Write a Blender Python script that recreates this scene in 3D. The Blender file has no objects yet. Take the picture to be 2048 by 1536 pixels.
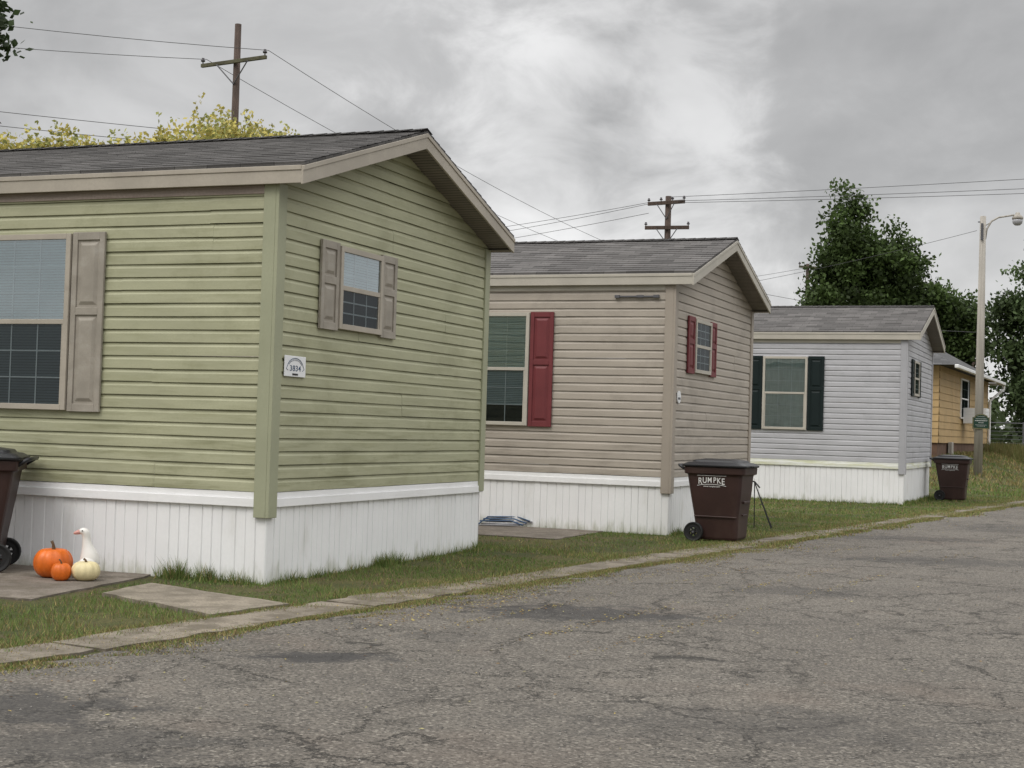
import bpy, math, random
import numpy as np
from mathutils import Vector, Matrix
random.seed(7); RNG=np.random.default_rng(11)
scene=bpy.context.scene
COL=scene.collection
# ------------------------------------------------------------------ materials
def newmat(name):
    m=bpy.data.materials.new(name); m.use_nodes=True
    nt=m.node_tree; nt.nodes.clear()
    out=nt.nodes.new('ShaderNodeOutputMaterial')
    return m,nt,out
def nd(nt,t,**k):
    n=nt.nodes.new(t)
    for a,b in k.items(): setattr(n,a,b)
    return n
def lk(nt,a,b): nt.links.new(a,b)
def c4(c): return (c[0],c[1],c[2],1)
def mixc(nt,fac,a,b,mode='MIX'):
    n=nd(nt,'ShaderNodeMix',data_type='RGBA',blend_type=mode)
    for i,v in ((0,fac),(6,a),(7,b)):
        if hasattr(v,'links'): lk(nt,v,n.inputs[i])
        elif isinstance(v,(int,float)): n.inputs[i].default_value=v
        else: n.inputs[i].default_value=c4(v)
    return n.outputs[2]
def mth(nt,op,a,b=0.0,c=0.0,clamp=False):
    n=nd(nt,'ShaderNodeMath',operation=op); n.use_clamp=clamp
    for i,v in enumerate((a,b,c)):
        if hasattr(v,'links'): lk(nt,v,n.inputs[i])
        else: n.inputs[i].default_value=v
    return n.outputs[0]
def mapr(nt,v,a,b,c=0.0,d=1.0,smooth=True):
    n=nd(nt,'ShaderNodeMapRange'); n.clamp=True
    if smooth: n.interpolation_type='SMOOTHSTEP'
    lk(nt,v,n.inputs[0])
    for i,x in enumerate((a,b,c,d)): n.inputs[i+1].default_value=x
    return n.outputs[0]
def noise(nt,vec,scale,detail=4,rough=.55,dist=0.0):
    n=nd(nt,'ShaderNodeTexNoise'); n.inputs['Scale'].default_value=scale
    n.inputs['Detail'].default_value=detail; n.inputs['Roughness'].default_value=rough
    n.inputs['Distortion'].default_value=dist
    lk(nt,vec,n.inputs['Vector']); return n.outputs[0]
def scl(nt,vec,s,loc=(0,0,0)):
    n=nd(nt,'ShaderNodeMapping'); n.inputs['Scale'].default_value=s; n.inputs['Location'].default_value=loc
    lk(nt,vec,n.inputs['Vector']); return n.outputs[0]
def pmat(name,col,rough=.6,var=.12,vs=3.0,fine=60.0,bump=.15,spec=.4,stretch=(1,1,1),dirt=None,dirth=(0,.3),dirt2=None,metal=0.0,lap=None):
    m,nt,out=newmat(name)
    p=nd(nt,'ShaderNodeBsdfPrincipled'); lk(nt,p.outputs[0],out.inputs[0])
    tc=nd(nt,'ShaderNodeTexCoord'); V=tc.outputs['Object']
    n1=noise(nt,scl(nt,V,stretch),vs,4)
    n2=noise(nt,V,fine,2)
    f=mapr(nt,n1,.3,.7)
    c=mixc(nt,f,[x*(1-var) for x in col],[min(1,x*(1+var)) for x in col])
    c=mixc(nt,mapr(nt,n2,.35,.7,0,.35),c,[x*(1-var*1.3) for x in col])
    if dirt2:
        dcol,dscale,lo,hi,amt=dirt2
        nn=noise(nt,scl(nt,V,dscale),1.0,6,.65)
        c=mixc(nt,mapr(nt,nn,lo,hi,0,amt),c,dcol)
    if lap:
        # grime and lip shade put into the colour at the top of every course
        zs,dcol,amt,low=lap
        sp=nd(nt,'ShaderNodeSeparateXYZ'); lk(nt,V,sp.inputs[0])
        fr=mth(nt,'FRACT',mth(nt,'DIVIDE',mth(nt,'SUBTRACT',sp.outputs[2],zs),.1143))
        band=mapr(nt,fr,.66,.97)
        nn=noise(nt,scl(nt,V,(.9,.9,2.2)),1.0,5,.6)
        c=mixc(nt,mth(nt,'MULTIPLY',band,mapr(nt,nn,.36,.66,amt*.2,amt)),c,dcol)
        # mossy streaking that grows towards the bottom of the wall
        hh=mapr(nt,sp.outputs[2],zs,zs+1.5,1,0)
        mo=noise(nt,scl(nt,V,(.7,.7,9)),1.6,6,.7)
        c=mixc(nt,mth(nt,'MULTIPLY',hh,mapr(nt,mo,.46,.72,0,low)),c,dcol)
        bl=noise(nt,scl(nt,V,(1.0,1.0,1.4),(4,2,1)),1.1,6,.72)
        c=mixc(nt,mapr(nt,bl,.50,.70,0,.32),c,dcol)
    if dirt:
        sp=nd(nt,'ShaderNodeSeparateXYZ'); lk(nt,V,sp.inputs[0])
        nn=noise(nt,scl(nt,V,(5,5,1.2)),1.5,6,.7)
        hh=mth(nt,'SUBTRACT',sp.outputs[2],mth(nt,'MULTIPLY',mth(nt,'SUBTRACT',nn,.5),.55))
        c=mixc(nt,mapr(nt,hh,dirth[0],dirth[1],.75,0),c,dirt)
    lk(nt,c,p.inputs['Base Color'])
    p.inputs['Roughness'].default_value=rough
    p.inputs['Metallic'].default_value=metal
    p.inputs['Specular IOR Level'].default_value=spec
    if bump>0:
        b=nd(nt,'ShaderNodeBump'); b.inputs['Strength'].default_value=bump; b.inputs['Distance'].default_value=.01
        lk(nt,n2,b.inputs['Height']); lk(nt,b.outputs[0],p.inputs['Normal'])
    return m
def attrmat(name,trans=.25,rough=.6):
    m,nt,out=newmat(name)
    p=nd(nt,'ShaderNodeBsdfPrincipled'); a=nd(nt,'ShaderNodeAttribute',attribute_name='Col')
    lk(nt,a.outputs['Color'],p.inputs['Base Color']); p.inputs['Roughness'].default_value=rough
    p.inputs['Specular IOR Level'].default_value=.2
    t=nd(nt,'ShaderNodeBsdfTranslucent'); lk(nt,a.outputs['Color'],t.inputs[0])
    mx=nd(nt,'ShaderNodeMixShader'); mx.inputs[0].default_value=trans
    lk(nt,p.outputs[0],mx.inputs[1]); lk(nt,t.outputs[0],mx.inputs[2]); lk(nt,mx.outputs[0],out.inputs[0])
    return m
def glassmat(name,tint,base=.16,fm=1.6):
    m,nt,out=newmat(name)
    t=nd(nt,'ShaderNodeBsdfTransparent'); t.inputs[0].default_value=c4(tint)
    g=nd(nt,'ShaderNodeBsdfGlossy'); g.inputs['Roughness'].default_value=.02; g.inputs['Color'].default_value=(.90,.96,1,1)
    tc=nd(nt,'ShaderNodeTexCoord'); b=nd(nt,'ShaderNodeBump'); b.inputs['Strength'].default_value=.08; b.inputs['Distance'].default_value=.02
    lk(nt,noise(nt,tc.outputs['Object'],2.5,1),b.inputs['Height']); lk(nt,b.outputs[0],g.inputs['Normal'])
    f=nd(nt,'ShaderNodeFresnel'); f.inputs[0].default_value=1.5
    fac=mth(nt,'ADD',mth(nt,'MULTIPLY',f.outputs[0],fm),base,0,True)
    mx=nd(nt,'ShaderNodeMixShader'); lk(nt,fac,mx.inputs[0]); lk(nt,t.outputs[0],mx.inputs[1]); lk(nt,g.outputs[0],mx.inputs[2])
    lk(nt,mx.outputs[0],out.inputs[0]); return m

# ------------------------------------------------------------------ mesh helpers
class MB:
    def __init__(s): s.v=[]; s.f=[]
    def add(s,vs,fs):
        o=len(s.v); s.v+= [tuple(v) for v in vs]; s.f+=[tuple(i+o for i in f) for f in fs]
    def box(s,x0,x1,y0,y1,z0,z1):
        s.add([(x0,y0,z0),(x1,y0,z0),(x1,y1,z0),(x0,y1,z0),(x0,y0,z1),(x1,y0,z1),(x1,y1,z1),(x0,y1,z1)],
              [(0,3,2,1),(4,5,6,7),(0,1,5,4),(1,2,6,5),(2,3,7,6),(3,0,4,7)])
    def prism(s,poly,n,d0,d1):
        k=len(poly)
        vs=[n(a,b,d0) for a,b in poly]+[n(a,b,d1) for a,b in poly]
        fs=[tuple(range(k))[::-1],tuple(range(k,2*k))]+[(i,(i+1)%k,k+(i+1)%k,k+i) for i in range(k)]
        s.add(vs,fs)
    def tube(s,path,rad,sides=10,cap=True,sq=None):
        path=[Vector(p) for p in path]
        if not hasattr(rad,'__len__'): rad=[rad]*len(path)
        o=len(s.v); prev=None
        for i,p in enumerate(path):
            t=(path[min(i+1,len(path)-1)]-path[max(i-1,0)]).normalized()
            if prev is None:
                ref=Vector((0,0,1)) if abs(t.z)<.9 else Vector((1,0,0))
                a=t.cross(ref).normalized()
            else: a=(prev-t*prev.dot(t)).normalized()
            prev=a; b=t.cross(a)
            for j in range(sides):
                an=2*math.pi*j/sides
                s.v.append(tuple(p+(a*math.cos(an)+b*math.sin(an))*rad[i]))
        n=len(path)
        for i in range(n-1):
            for j in range(sides):
                j2=(j+1)%sides
                s.f.append((o+i*sides+j,o+i*sides+j2,o+(i+1)*sides+j2,o+(i+1)*sides+j))
        if cap:
            s.f.append(tuple(o+j for j in range(sides))[::-1]); s.f.append(tuple(o+(n-1)*sides+j for j in range(sides)))
    def loft(s,rings,cap=True):
        o=len(s.v); k=len(rings[0])
        for r in rings: s.v+=[tuple(p) for p in r]
        for i in range(len(rings)-1):
            for j in range(k):
                j2=(j+1)%k
                s.f.append((o+i*k+j,o+i*k+j2,o+(i+1)*k+j2,o+(i+1)*k+j))
        if cap:
            s.f.append(tuple(o+j for j in range(k))[::-1]); s.f.append(tuple(o+(len(rings)-1)*k+j for j in range(k)))
def link(ob,parent=None):
    COL.objects.link(ob)
    if parent is not None: ob.parent=parent
    return ob
def mk(name,mb,mat,parent=None,smooth=False,bevel=0,label=None,loc=None,rotz=None):
    me=bpy.data.meshes.new(name); me.from_pydata(mb.v,[],mb.f); me.update()
    if mat: me.materials.append(mat)
    if smooth:
        me.polygons.foreach_set('use_smooth',[True]*len(me.polygons))
    ob=bpy.data.objects.new(name,me); link(ob,parent)
    if bevel>0:
        b=ob.modifiers.new('bevel','BEVEL'); b.width=bevel; b.segments=2; b.limit_method='ANGLE'
    if label: ob['label']=label
    if loc is not None: ob.location=loc
    if rotz is not None: ob.rotation_euler=(0,0,rotz)
    return ob
def empty(name,loc,rotz=0,label=None,cat=None,group=None):
    e=bpy.data.objects.new(name,None); link(e); e.location=loc; e.rotation_euler=(0,0,rotz); e.empty_display_size=.2
    tag(e,label,cat,group); return e
def tag(o,label,cat,group=None):
    o['label']=label; o['category']=cat
    if group: o['group']=group
def struct(o): o['kind']='structure'; return o
def fast(name,V,k,cols,mat,parent=None):
    n=len(V)//k
    me=bpy.data.meshes.new(name)
    me.vertices.add(len(V)); me.vertices.foreach_set('co',V.astype(np.float32).ravel())
    me.loops.add(n*k); me.loops.foreach_set('vertex_index',np.arange(n*k,dtype=np.int32))
    me.polygons.add(n); me.polygons.foreach_set('loop_start',np.arange(0,n*k,k,dtype=np.int32)); me.polygons.foreach_set('loop_total',np.full(n,k,dtype=np.int32))
    me.update(calc_edges=True)
    at=me.color_attributes.new('Col','FLOAT_COLOR','POINT')
    C=np.ones((len(V),4),dtype=np.float32); C[:,:3]=np.repeat(cols,k,axis=0)
    at.data.foreach_set('color',C.ravel())
    me.materials.append(mat)
    ob=bpy.data.objects.new(name,me); link(ob,parent); return ob
def textmesh(name,s,size,mat,parent,loc,rot,arch=0,sx=1.0,offset=0.0,flare=0,label=None,space=1.0):
    cu=bpy.data.curves.new(name,'FONT'); cu.body=s; cu.size=size; cu.align_x='CENTER'; cu.align_y='CENTER'; cu.extrude=.0006; cu.offset=offset; cu.space_character=space
    t=bpy.data.objects.new('tmp',cu); COL.objects.link(t)
    bpy.context.view_layer.update()
    me=bpy.data.meshes.new_from_object(t.evaluated_get(bpy.context.evaluated_depsgraph_get()))
    bpy.data.objects.remove(t)
    mx=max([abs(v.co.x) for v in me.vertices]+[1e-6])
    for v in me.vertices:
        q=v.co.x/mx
        v.co.y=v.co.y*(1+flare*q*q)+arch*(1-q*q); v.co.x*=sx
    me.materials.clear(); me.materials.append(mat); me.name=name
    ob=bpy.data.objects.new(name,me); link(ob,parent); ob.location=loc; ob.rotation_euler=rot
    if label: ob['label']=label
    return ob

# ------------------------------------------------------------------ frame of the place
HC=1.38
EDGE0=np.array([-2.70,8.04]); RA=math.radians(29.1)
RD=np.array([math.sin(RA),math.cos(RA)]); RN=np.array([-math.cos(RA),math.sin(RA)])   # along / to the left of road
def road(s,p,z=0): q=EDGE0+RD*s+RN*p; return (q[0],q[1],z)
def sstep(t): t=np.clip(t,0,1); return t*t*(3-2*t)
def terr(x,y):
    x=np.asarray(x,float); y=np.asarray(y,float)
    p=(x-EDGE0[0])*RN[0]+(y-EDGE0[1])*RN[1]
    return 0.97*sstep((y-37)/11.0)*sstep((p-.6)/4.5)

# ------------------------------------------------------------------ materials list
M={}
M['tan']=pmat('tan_vinyl_trim',(.40,.36,.30),.5,.10,2,40,.05,dirt2=((.29,.25,.21),(1,1,8),.5,.8,.5))
M['tan2']=pmat('light_tan_vinyl_trim',(.46,.43,.37),.5,.08,2,40,.05)
M['frieze']=pmat('weathered_shaded_frieze',(.33,.27,.235),.6,.25,2,40,.05,stretch=(1,.4,6),dirt2=((.17,.10,.10),(.6,.6,9),.5,.72,.7))  # pink-brown strip, its colour darkened to carry the shadow under the eave
M['white']=pmat('white_skirting',(.84,.84,.84),.5,.03,2,30,.04,dirt=(.36,.37,.27),dirth=(-.06,.15),dirt2=((.58,.57,.52),(2.4,2.4,.8),.56,.8,.45))
M['whitetrim']=pmat('white_trim',(.84,.84,.84),.45,.04,2,30,.04,dirt2=((.56,.56,.50),(1.5,1.5,20),.5,.8,.4))
M['moss']=pmat('mossy_white_trim',(.78,.79,.74),.5,.06,2,30,.04,dirt2=((.56,.57,.32),(1.2,1.2,14),.42,.68,.7))
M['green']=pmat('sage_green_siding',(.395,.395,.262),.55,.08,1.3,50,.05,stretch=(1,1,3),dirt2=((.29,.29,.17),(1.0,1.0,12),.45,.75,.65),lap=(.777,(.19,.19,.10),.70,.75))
M['greenpost']=pmat('sage_green_post',(.335,.345,.235),.5,.07,1.3,50,.05,dirt2=((.24,.25,.15),(6,6,.5),.5,.8,.5))
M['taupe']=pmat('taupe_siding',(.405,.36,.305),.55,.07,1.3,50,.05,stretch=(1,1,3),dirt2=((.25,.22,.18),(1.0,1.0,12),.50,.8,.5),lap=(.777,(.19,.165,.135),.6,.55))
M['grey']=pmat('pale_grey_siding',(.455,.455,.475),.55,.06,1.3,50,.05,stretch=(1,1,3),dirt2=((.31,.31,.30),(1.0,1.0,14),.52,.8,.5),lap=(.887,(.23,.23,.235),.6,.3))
M['yellow']=pmat('ochre_siding',(.48,.33,.155),.6,.10,1.3,50,.05)
M['brownbase']=pmat('brown_foundation',(.13,.075,.05),.8,.2,3,50,.2)
M['shtan']=pmat('tan_shutter',(.315,.285,.24),.6,.12,6,60,.08,dirt2=((.42,.40,.36),(4,4,6),.5,.75,.5))
M['shred']=pmat('red_shutter',(.16,.032,.036),.55,.12,3,60,.05)
M['shdark']=pmat('dark_shutter',(.010,.018,.018),.55,.10,3,60,.05,spec=.2)
M['blind']=pmat('window_blind',(.58,.66,.67),.6,.05,3,60,.0)
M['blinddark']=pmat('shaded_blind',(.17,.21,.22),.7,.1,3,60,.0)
M['curtain']=pmat('pale_curtain',(.52,.56,.52),.8,.12,6,60,.1,stretch=(6,6,.5))
M['dark']=pmat('dark_interior',(.014,.017,.016),.8,.2,3,20,.0)
M['grille']=pmat('window_grille',(.70,.72,.72),.5,.05,3,60,.0)
M['glass']=glassmat('window_glass',(.72,.86,.88),.20,1.5)
M['screen']=glassmat('screened_glass',(.46,.50,.51),.03,.3)
M['soffit']=pmat('soffit',(.22,.195,.17),.7,.1,3,60,.05)
M['bin']=pmat('brown_plastic',(.038,.018,.015),.45,.15,3,90,.06,dirt2=((.075,.05,.04),(3,3,2),.5,.8,.6))
M['binlid']=pmat('black_plastic_lid',(.014,.014,.016),.38,.15,3,90,.06)
M['rubber']=pmat('black_rubber',(.012,.012,.012),.7,.15,6,90,.1)
M['letter']=pmat('white_lettering',(.72,.72,.70),.5,.08,20,120,.0)
M['blue']=pmat('blue_lettering',(.035,.07,.13),.5,.05,20,120,.0)
M['black']=pmat('black_paint',(.012,.012,.013),.5,.1,10,60,.0)
M['platewhite']=pmat('white_plate',(.78,.79,.8),.35,.03,5,60,.0)
M['pumpkin']=pmat('orange_pumpkin',(.66,.14,.012),.4,.16,9,60,.08)
M['pumpkin2']=pmat('cream_pumpkin',(.72,.62,.36),.45,.12,9,60,.08)
M['stem']=pmat('pumpkin_stem',(.10,.06,.03),.9,.2,20,60,.3)
M['goose']=pmat('glazed_white',(.76,.74,.70),.35,.05,6,60,.05,dirt2=((.50,.46,.38),(6,6,6),.5,.8,.45))
M['beak']=pmat('pink_beak',(.58,.30,.26),.5,.05,6,60,.0)
M['wood']=pmat('weathered_pole_wood',(.075,.053,.043),.9,.3,3,30,.5,stretch=(6,6,.6))
M['wood2']=pmat('weathered_arm_wood',(.10,.095,.058),.9,.3,3,30,.5)
M['steel']=pmat('dull_steel',(.10,.10,.11),.6,.1,8,60,.1)
M['wire']=pmat('dark_cable',(.07,.07,.075),.7,.1,8,60,.0)
M['ceramic']=pmat('dark_insulator',(.05,.045,.05),.3,.1,8,60,.0)
M['lamppole']=pmat('weathered_pale_pole',(.36,.335,.295),.85,.18,1.5,60,.2,stretch=(9,9,.5))
M['bark']=pmat('bark',(.07,.055,.045),.9,.3,4,30,.5)
M['signgreen']=pmat('dark_green_sign',(.008,.035,.022),.4,.1,6,60,.0)
M['gold']=pmat('gold_line',(.45,.36,.15),.4,.1,6,60,.0)
M['bluepaint']=pmat('blue_tube',(.045,.09,.17),.5,.1,6,60,.0)
M['silver']=pmat('silver_tube',(.30,.30,.32),.45,.05,6,60,.0,metal=.4)
M['leaf']=attrmat('leaf',.3)
M['blade']=attrmat('grass_blade',.25,.7)
M['litter']=attrmat('leaf_litter',.05,.8)

def roofmat(name,c):
    m,nt,out=newmat(name); p=nd(nt,'ShaderNodeBsdfPrincipled'); lk(nt,p.outputs[0],out.inputs[0])
    tc=nd(nt,'ShaderNodeTexCoord'); V=tc.outputs['Object']
    sp=nd(nt,'ShaderNodeSeparateXYZ'); lk(nt,V,sp.inputs[0])
    cb=nd(nt,'ShaderNodeCombineXYZ'); lk(nt,sp.outputs[1],cb.inputs[0]); lk(nt,sp.outputs[0],cb.inputs[1])
    br=nd(nt,'ShaderNodeTexBrick'); lk(nt,cb.outputs[0],br.inputs['Vector'])
    br.inputs['Scale'].default_value=1; br.inputs['Brick Width'].default_value=.33; br.inputs['Row Height'].default_value=.14
    br.inputs['Mortar Size'].default_value=.004; br.inputs['Color1'].default_value=c4([x*.66 for x in c]); br.inputs['Color2'].default_value=c4([x*1.35 for x in c]); br.inputs['Mortar'].default_value=c4([x*.40 for x in c])
    br.offset=.37
    n=noise(nt,V,110,2); n2=noise(nt,scl(nt,V,(.5,2.2,1)),1.2,5)
    col=mixc(nt,mapr(nt,n,.3,.7,0,1),mixc(nt,1.0,br.outputs[0],(.75,.75,.75),'MULTIPLY'),br.outputs[0])
    col=mixc(nt,mapr(nt,n2,.4,.75,0,.5),col,[x*.62 for x in c])
    lk(nt,col,p.inputs['Base Color']); p.inputs['Roughness'].default_value=.9; p.inputs['Specular IOR Level'].default_value=.2
    b=nd(nt,'ShaderNodeBump'); b.inputs['Strength'].default_value=.4; b.inputs['Distance'].default_value=.01; lk(nt,n,b.inputs['Height']); lk(nt,b.outputs[0],p.inputs['Normal'])
    return m
M['roof']=roofmat('grey_shingles',(.118,.113,.110))
M['roof2']=roofmat('warm_grey_shingles',(.135,.128,.124))
M['roof4']=roofmat('dark_grey_shingles',(.105,.105,.107))

# asphalt
def asphalt():
    m,nt,out=newmat('worn_asphalt'); p=nd(nt,'ShaderNodeBsdfPrincipled'); lk(nt,p.outputs[0],out.inputs[0])
    tc=nd(nt,'ShaderNodeTexCoord'); V=tc.outputs['Object']
    big=noise(nt,V,.35,4,.6); mid=noise(nt,V,2.4,6,.7); fine=noise(nt,V,42,5,.8)
    vo=nd(nt,'ShaderNodeTexVoronoi'); vo.inputs['Scale'].default_value=75; lk(nt,V,vo.inputs['Vector'])
    c=mixc(nt,mapr(nt,big,.35,.65),(.150,.134,.113),(.196,.176,.148))
    c=mixc(nt,mapr(nt,mid,.38,.66,0,.55),c,(.108,.098,.085))
    c=mixc(nt,mapr(nt,fine,.38,.55,.9,0),c,(.040,.036,.032))
    sepv=nd(nt,'ShaderNodeSeparateColor'); lk(nt,vo.outputs['Color'],sepv.inputs[0])
    c=mixc(nt,mapr(nt,sepv.outputs[0],.80,.98,0,.55),c,(.36,.33,.28))
    c=mixc(nt,mapr(nt,sepv.outputs[1],.75,.98,0,.6),c,(.053,.048,.043))
    red=noise(nt,scl(nt,V,(.5,.5,1),(3,1,0)),1.1,3)
    c=mixc(nt,mapr(nt,red,.55,.75,0,.28),c,(.18,.135,.105))
    dn=nd(nt,'ShaderNodeTexNoise'); dn.inputs['Scale'].default_value=3.0; dn.inputs['Detail'].default_value=6; dn.inputs['Roughness'].default_value=.8; lk(nt,V,dn.inputs['Vector'])
    add=nd(nt,'ShaderNodeVectorMath',operation='MULTIPLY_ADD'); lk(nt,dn.outputs['Color'],add.inputs[0]); add.inputs[1].default_value=(.6,.6,0); lk(nt,V,add.inputs[2])
    crk=None
    for sc,w,lo in ((.62,.0080,.40),(2.3,.018,.44)):
        v=nd(nt,'ShaderNodeTexVoronoi',feature='DISTANCE_TO_EDGE'); v.inputs['Scale'].default_value=sc; lk(nt,add.outputs[0],v.inputs['Vector'])
        mk_=mapr(nt,noise(nt,scl(nt,V,(1,1,1),(sc*7,2,0)),.9,4),lo,lo+.14,0,1)
        k=mth(nt,'MULTIPLY',mapr(nt,v.outputs['Distance'],w*.1,w,1,0),mk_)
        crk=k if crk is None else mth(nt,'MAXIMUM',crk,k)
    c=mixc(nt,mth(nt,'MULTIPLY',crk,.8),c,(.024,.022,.019))
    pn_=mth(nt,'MULTIPLY',mth(nt,'SUBTRACT',noise(nt,V,3.6,8,.78),.5),4.2)
    for (x,y,rx,ry,st) in ((.55,11.3,.95,.55,.80),(-.45,9.9,.35,.3,.3),(-1.08,8.85,.40,.26,.85),(-2.25,7.1,.55,.45,.7),(-1.75,6.3,.7,.4,.45),(5.0,17.2,1.4,.6,.5),(2.6,13.4,.7,.4,.4),(5.6,21,1.3,.6,.5),(8.5,24,1.8,1.4,.4),(1.2,7.2,1.0,.5,.35)):
        mp=scl(nt,V,(1/rx,1/ry,0),(-x/rx,-y/ry,0))
        ln=nd(nt,'ShaderNodeVectorMath',operation='LENGTH'); lk(nt,mp,ln.inputs[0])
        d=mth(nt,'ADD',ln.outputs['Value'],pn_)
        c=mixc(nt,mapr(nt,d,.5,1.15,st,0),c,(.042,.040,.039))
    lk(nt,c,p.inputs['Base Color']); p.inputs['Roughness'].default_value=.85; p.inputs['Specular IOR Level'].default_value=.3
    hgt=mth(nt,'SUBTRACT',mth(nt,'ADD',fine,mth(nt,'MULTIPLY',vo.outputs['Distance'],.4)),mth(nt,'MULTIPLY',crk,.8))
    b=nd(nt,'ShaderNodeBump'); b.inputs['Strength'].default_value=.9; b.inputs['Distance'].default_value=.014; lk(nt,hgt,b.inputs['Height']); lk(nt,b.outputs[0],p.inputs['Normal'])
    return m
M['asphalt']=asphalt()
def concrete(name,c,da=.7):
    m,nt,out=newmat(name); p=nd(nt,'ShaderNodeBsdfPrincipled'); lk(nt,p.outputs[0],out.inputs[0])
    tc=nd(nt,'ShaderNodeTexCoord'); V=tc.outputs['Object']
    a=noise(nt,V,1.3,5,.65); f=noise(nt,V,60,3,.7); d=noise(nt,V,4.2,6,.75)
    col=mixc(nt,mapr(nt,a,.35,.7),[x*1.15 for x in c],[x*.7 for x in c])
    col=mixc(nt,mapr(nt,d,.42,.60,0,da),col,(.095,.078,.052))
    col=mixc(nt,mapr(nt,f,.35,.6,.55,0),col,[x*.4 for x in c])
    lk(nt,col,p.inputs['Base Color']); p.inputs['Roughness'].default_value=.9
    b=nd(nt,'ShaderNodeBump'); b.inputs['Strength'].default_value=.6; b.inputs['Distance'].default_value=.01; lk(nt,f,b.inputs['Height']); lk(nt,b.outputs[0],p.inputs['Normal'])
    return m
M['concrete']=concrete('old_concrete',(.225,.192,.148),.85)
M['path']=concrete('path_concrete',(.25,.215,.165),.6)
M['patio']=concrete('patio_concrete',(.20,.17,.14),.75)
def soil():
    m,nt,out=newmat('lawn_soil'); p=nd(nt,'ShaderNodeBsdfPrincipled'); lk(nt,p.outputs[0],out.inputs[0])
    tc=nd(nt,'ShaderNodeTexCoord'); V=tc.outputs['Object']
    a=noise(nt,V,.5,5,.65); f=noise(nt,V,30,4,.75); d=noise(nt,V,2.3,5,.7)
    col=mixc(nt,mapr(nt,a,.38,.62),(.080,.095,.037),(.15,.14,.060))
    col=mixc(nt,mapr(nt,d,.48,.66,0,.85),col,(.15,.11,.07))
    col=mixc(nt,mapr(nt,f,.35,.6,.75,0),col,(.035,.034,.018))
    lk(nt,col,p.inputs['Base Color']); p.inputs['Roughness'].default_value=.95; p.inputs['Specular IOR Level'].default_value=.1
    b=nd(nt,'ShaderNodeBump'); b.inputs['Strength'].default_value=1; b.inputs['Distance'].default_value=.03; lk(nt,f,b.inputs['Height']); lk(nt,b.outputs[0],p.inputs['Normal'])
    return m
M['soil']=soil()

# ------------------------------------------------------------------ ground, road, kerb strip
xs=np.unique(np.concatenate([np.array([-1500,-700,-350,-180,-90,-50,-30,-20]),np.arange(-14,46,1.0),np.array([50,60,75,100,150,250,400,800,1500])]))
ys=np.unique(np.concatenate([np.array([-600,-250,-100,-50,-25,-12,-5]),np.arange(0,72,1.0),np.array([75,80,90,110,140,180,250,400,700,1200,2500])]))
X,Y=np.meshgrid(xs,ys); Z=terr(X,Y)
g=MB(); nx=len(xs)
g.v=[(float(a),float(b),float(c)) for a,b,c in zip(X.ravel(),Y.ravel(),Z.ravel())]
g.f=[(j*nx+i,j*nx+i+1,(j+1)*nx+i+1,(j+1)*nx+i) for j in range(len(ys)-1) for i in range(nx-1)]
struct(mk('ground',g,M['soil'],smooth=True))
r=MB()
pts=[];far=[];s=-60.0
while s<260:
    pts.append(road(s,.0+random.uniform(-.05,.05)+.04*math.sin(s*1.3),.004)); far.append(road(s,-9.2,.004)); s+= .14 if -5<s<45 else 3
L=len(pts)
r.add(pts+far,[(i,L+i,L+i+1,i+1) for i in range(L-1)])
struct(mk('road',r,M['asphalt']))
k=MB(); s=-30.0
while s<62:
    ln=random.uniform(1.6,3.2); z0=random.uniform(.008,.022); z1=random.uniform(.008,.022)
    n=16; inner=[];outer=[]; po=random.uniform(-.02,.03); pi_=random.uniform(-.04,.03)
    for i in range(n+1):
        q=s+.015+(ln-.03)*i/n; z=z0+(z1-z0)*i/n
        outer.append(road(q,.085+po+random.uniform(-.035,.035),z)); inner.append(road(q,.52+pi_+random.uniform(-.05,.04),z+.003))
    top=outer+inner; bot=[(a,b,-.05) for a,b,c in top]
    N=n+1; k.add(top+bot,[(i,i+1,N+i+1,N+i) for i in range(n)]+[(i,2*N+i,2*N+i+1,i+1) for i in range(n)]+[(N+i,N+i+1,3*N+i+1,3*N+i) for i in range(n)]+[(0,N,3*N,2*N),(n,2*N+n,3*N+n,N+n)])
    s+=ln
struct(mk('kerb',k,M['concrete']))
def slab(name,pts,z,mat):
    R=random.Random(len(pts)*7+int(z*1000)); q=[]
    for i in range(len(pts)):
        a=Vector(pts[i]); b=Vector(pts[(i+1)%len(pts)]); n=max(2,int((b-a).length/.18))
        for j in range(n): q.append(tuple(a.lerp(b,j/n)+Vector((R.uniform(-.02,.02),R.uniform(-.02,.02)))))
    m=MB(); n=len(q); m.add([(x,y,z) for x,y in q]+[(x,y,-.05) for x,y in q],[tuple(range(n))]+[(i,n+i,n+(i+1)%n,(i+1)%n) for i in range(n)])
    o=mk(name,m,mat); struct(o); return o

# ------------------------------------------------------------------ houses
HS=[dict(P=(-2.03,12.66),a=21.5,W=4.65,L=15.0),dict(P=(2.155,20.2),a=22.3,W=4.5,L=14.0),dict(P=(8.30,31.6),a=22.0,W=4.65,L=14.0)]
def loc2w(h,x,y):
    a=math.radians(h['a']); d1=(math.sin(a),math.cos(a)); d2=(-math.cos(a),math.sin(a))
    return (h['P'][0]+x*d1[0]+y*d2[0],h['P'][1]+x*d1[1]+y*d2[1])
def w2loc(h,X,Y):
    a=math.radians(h['a']); rx=X-h['P'][0]; ry=Y-h['P'][1]
    return rx*math.sin(a)+ry*math.cos(a), -rx*math.cos(a)+ry*math.sin(a)

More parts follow.
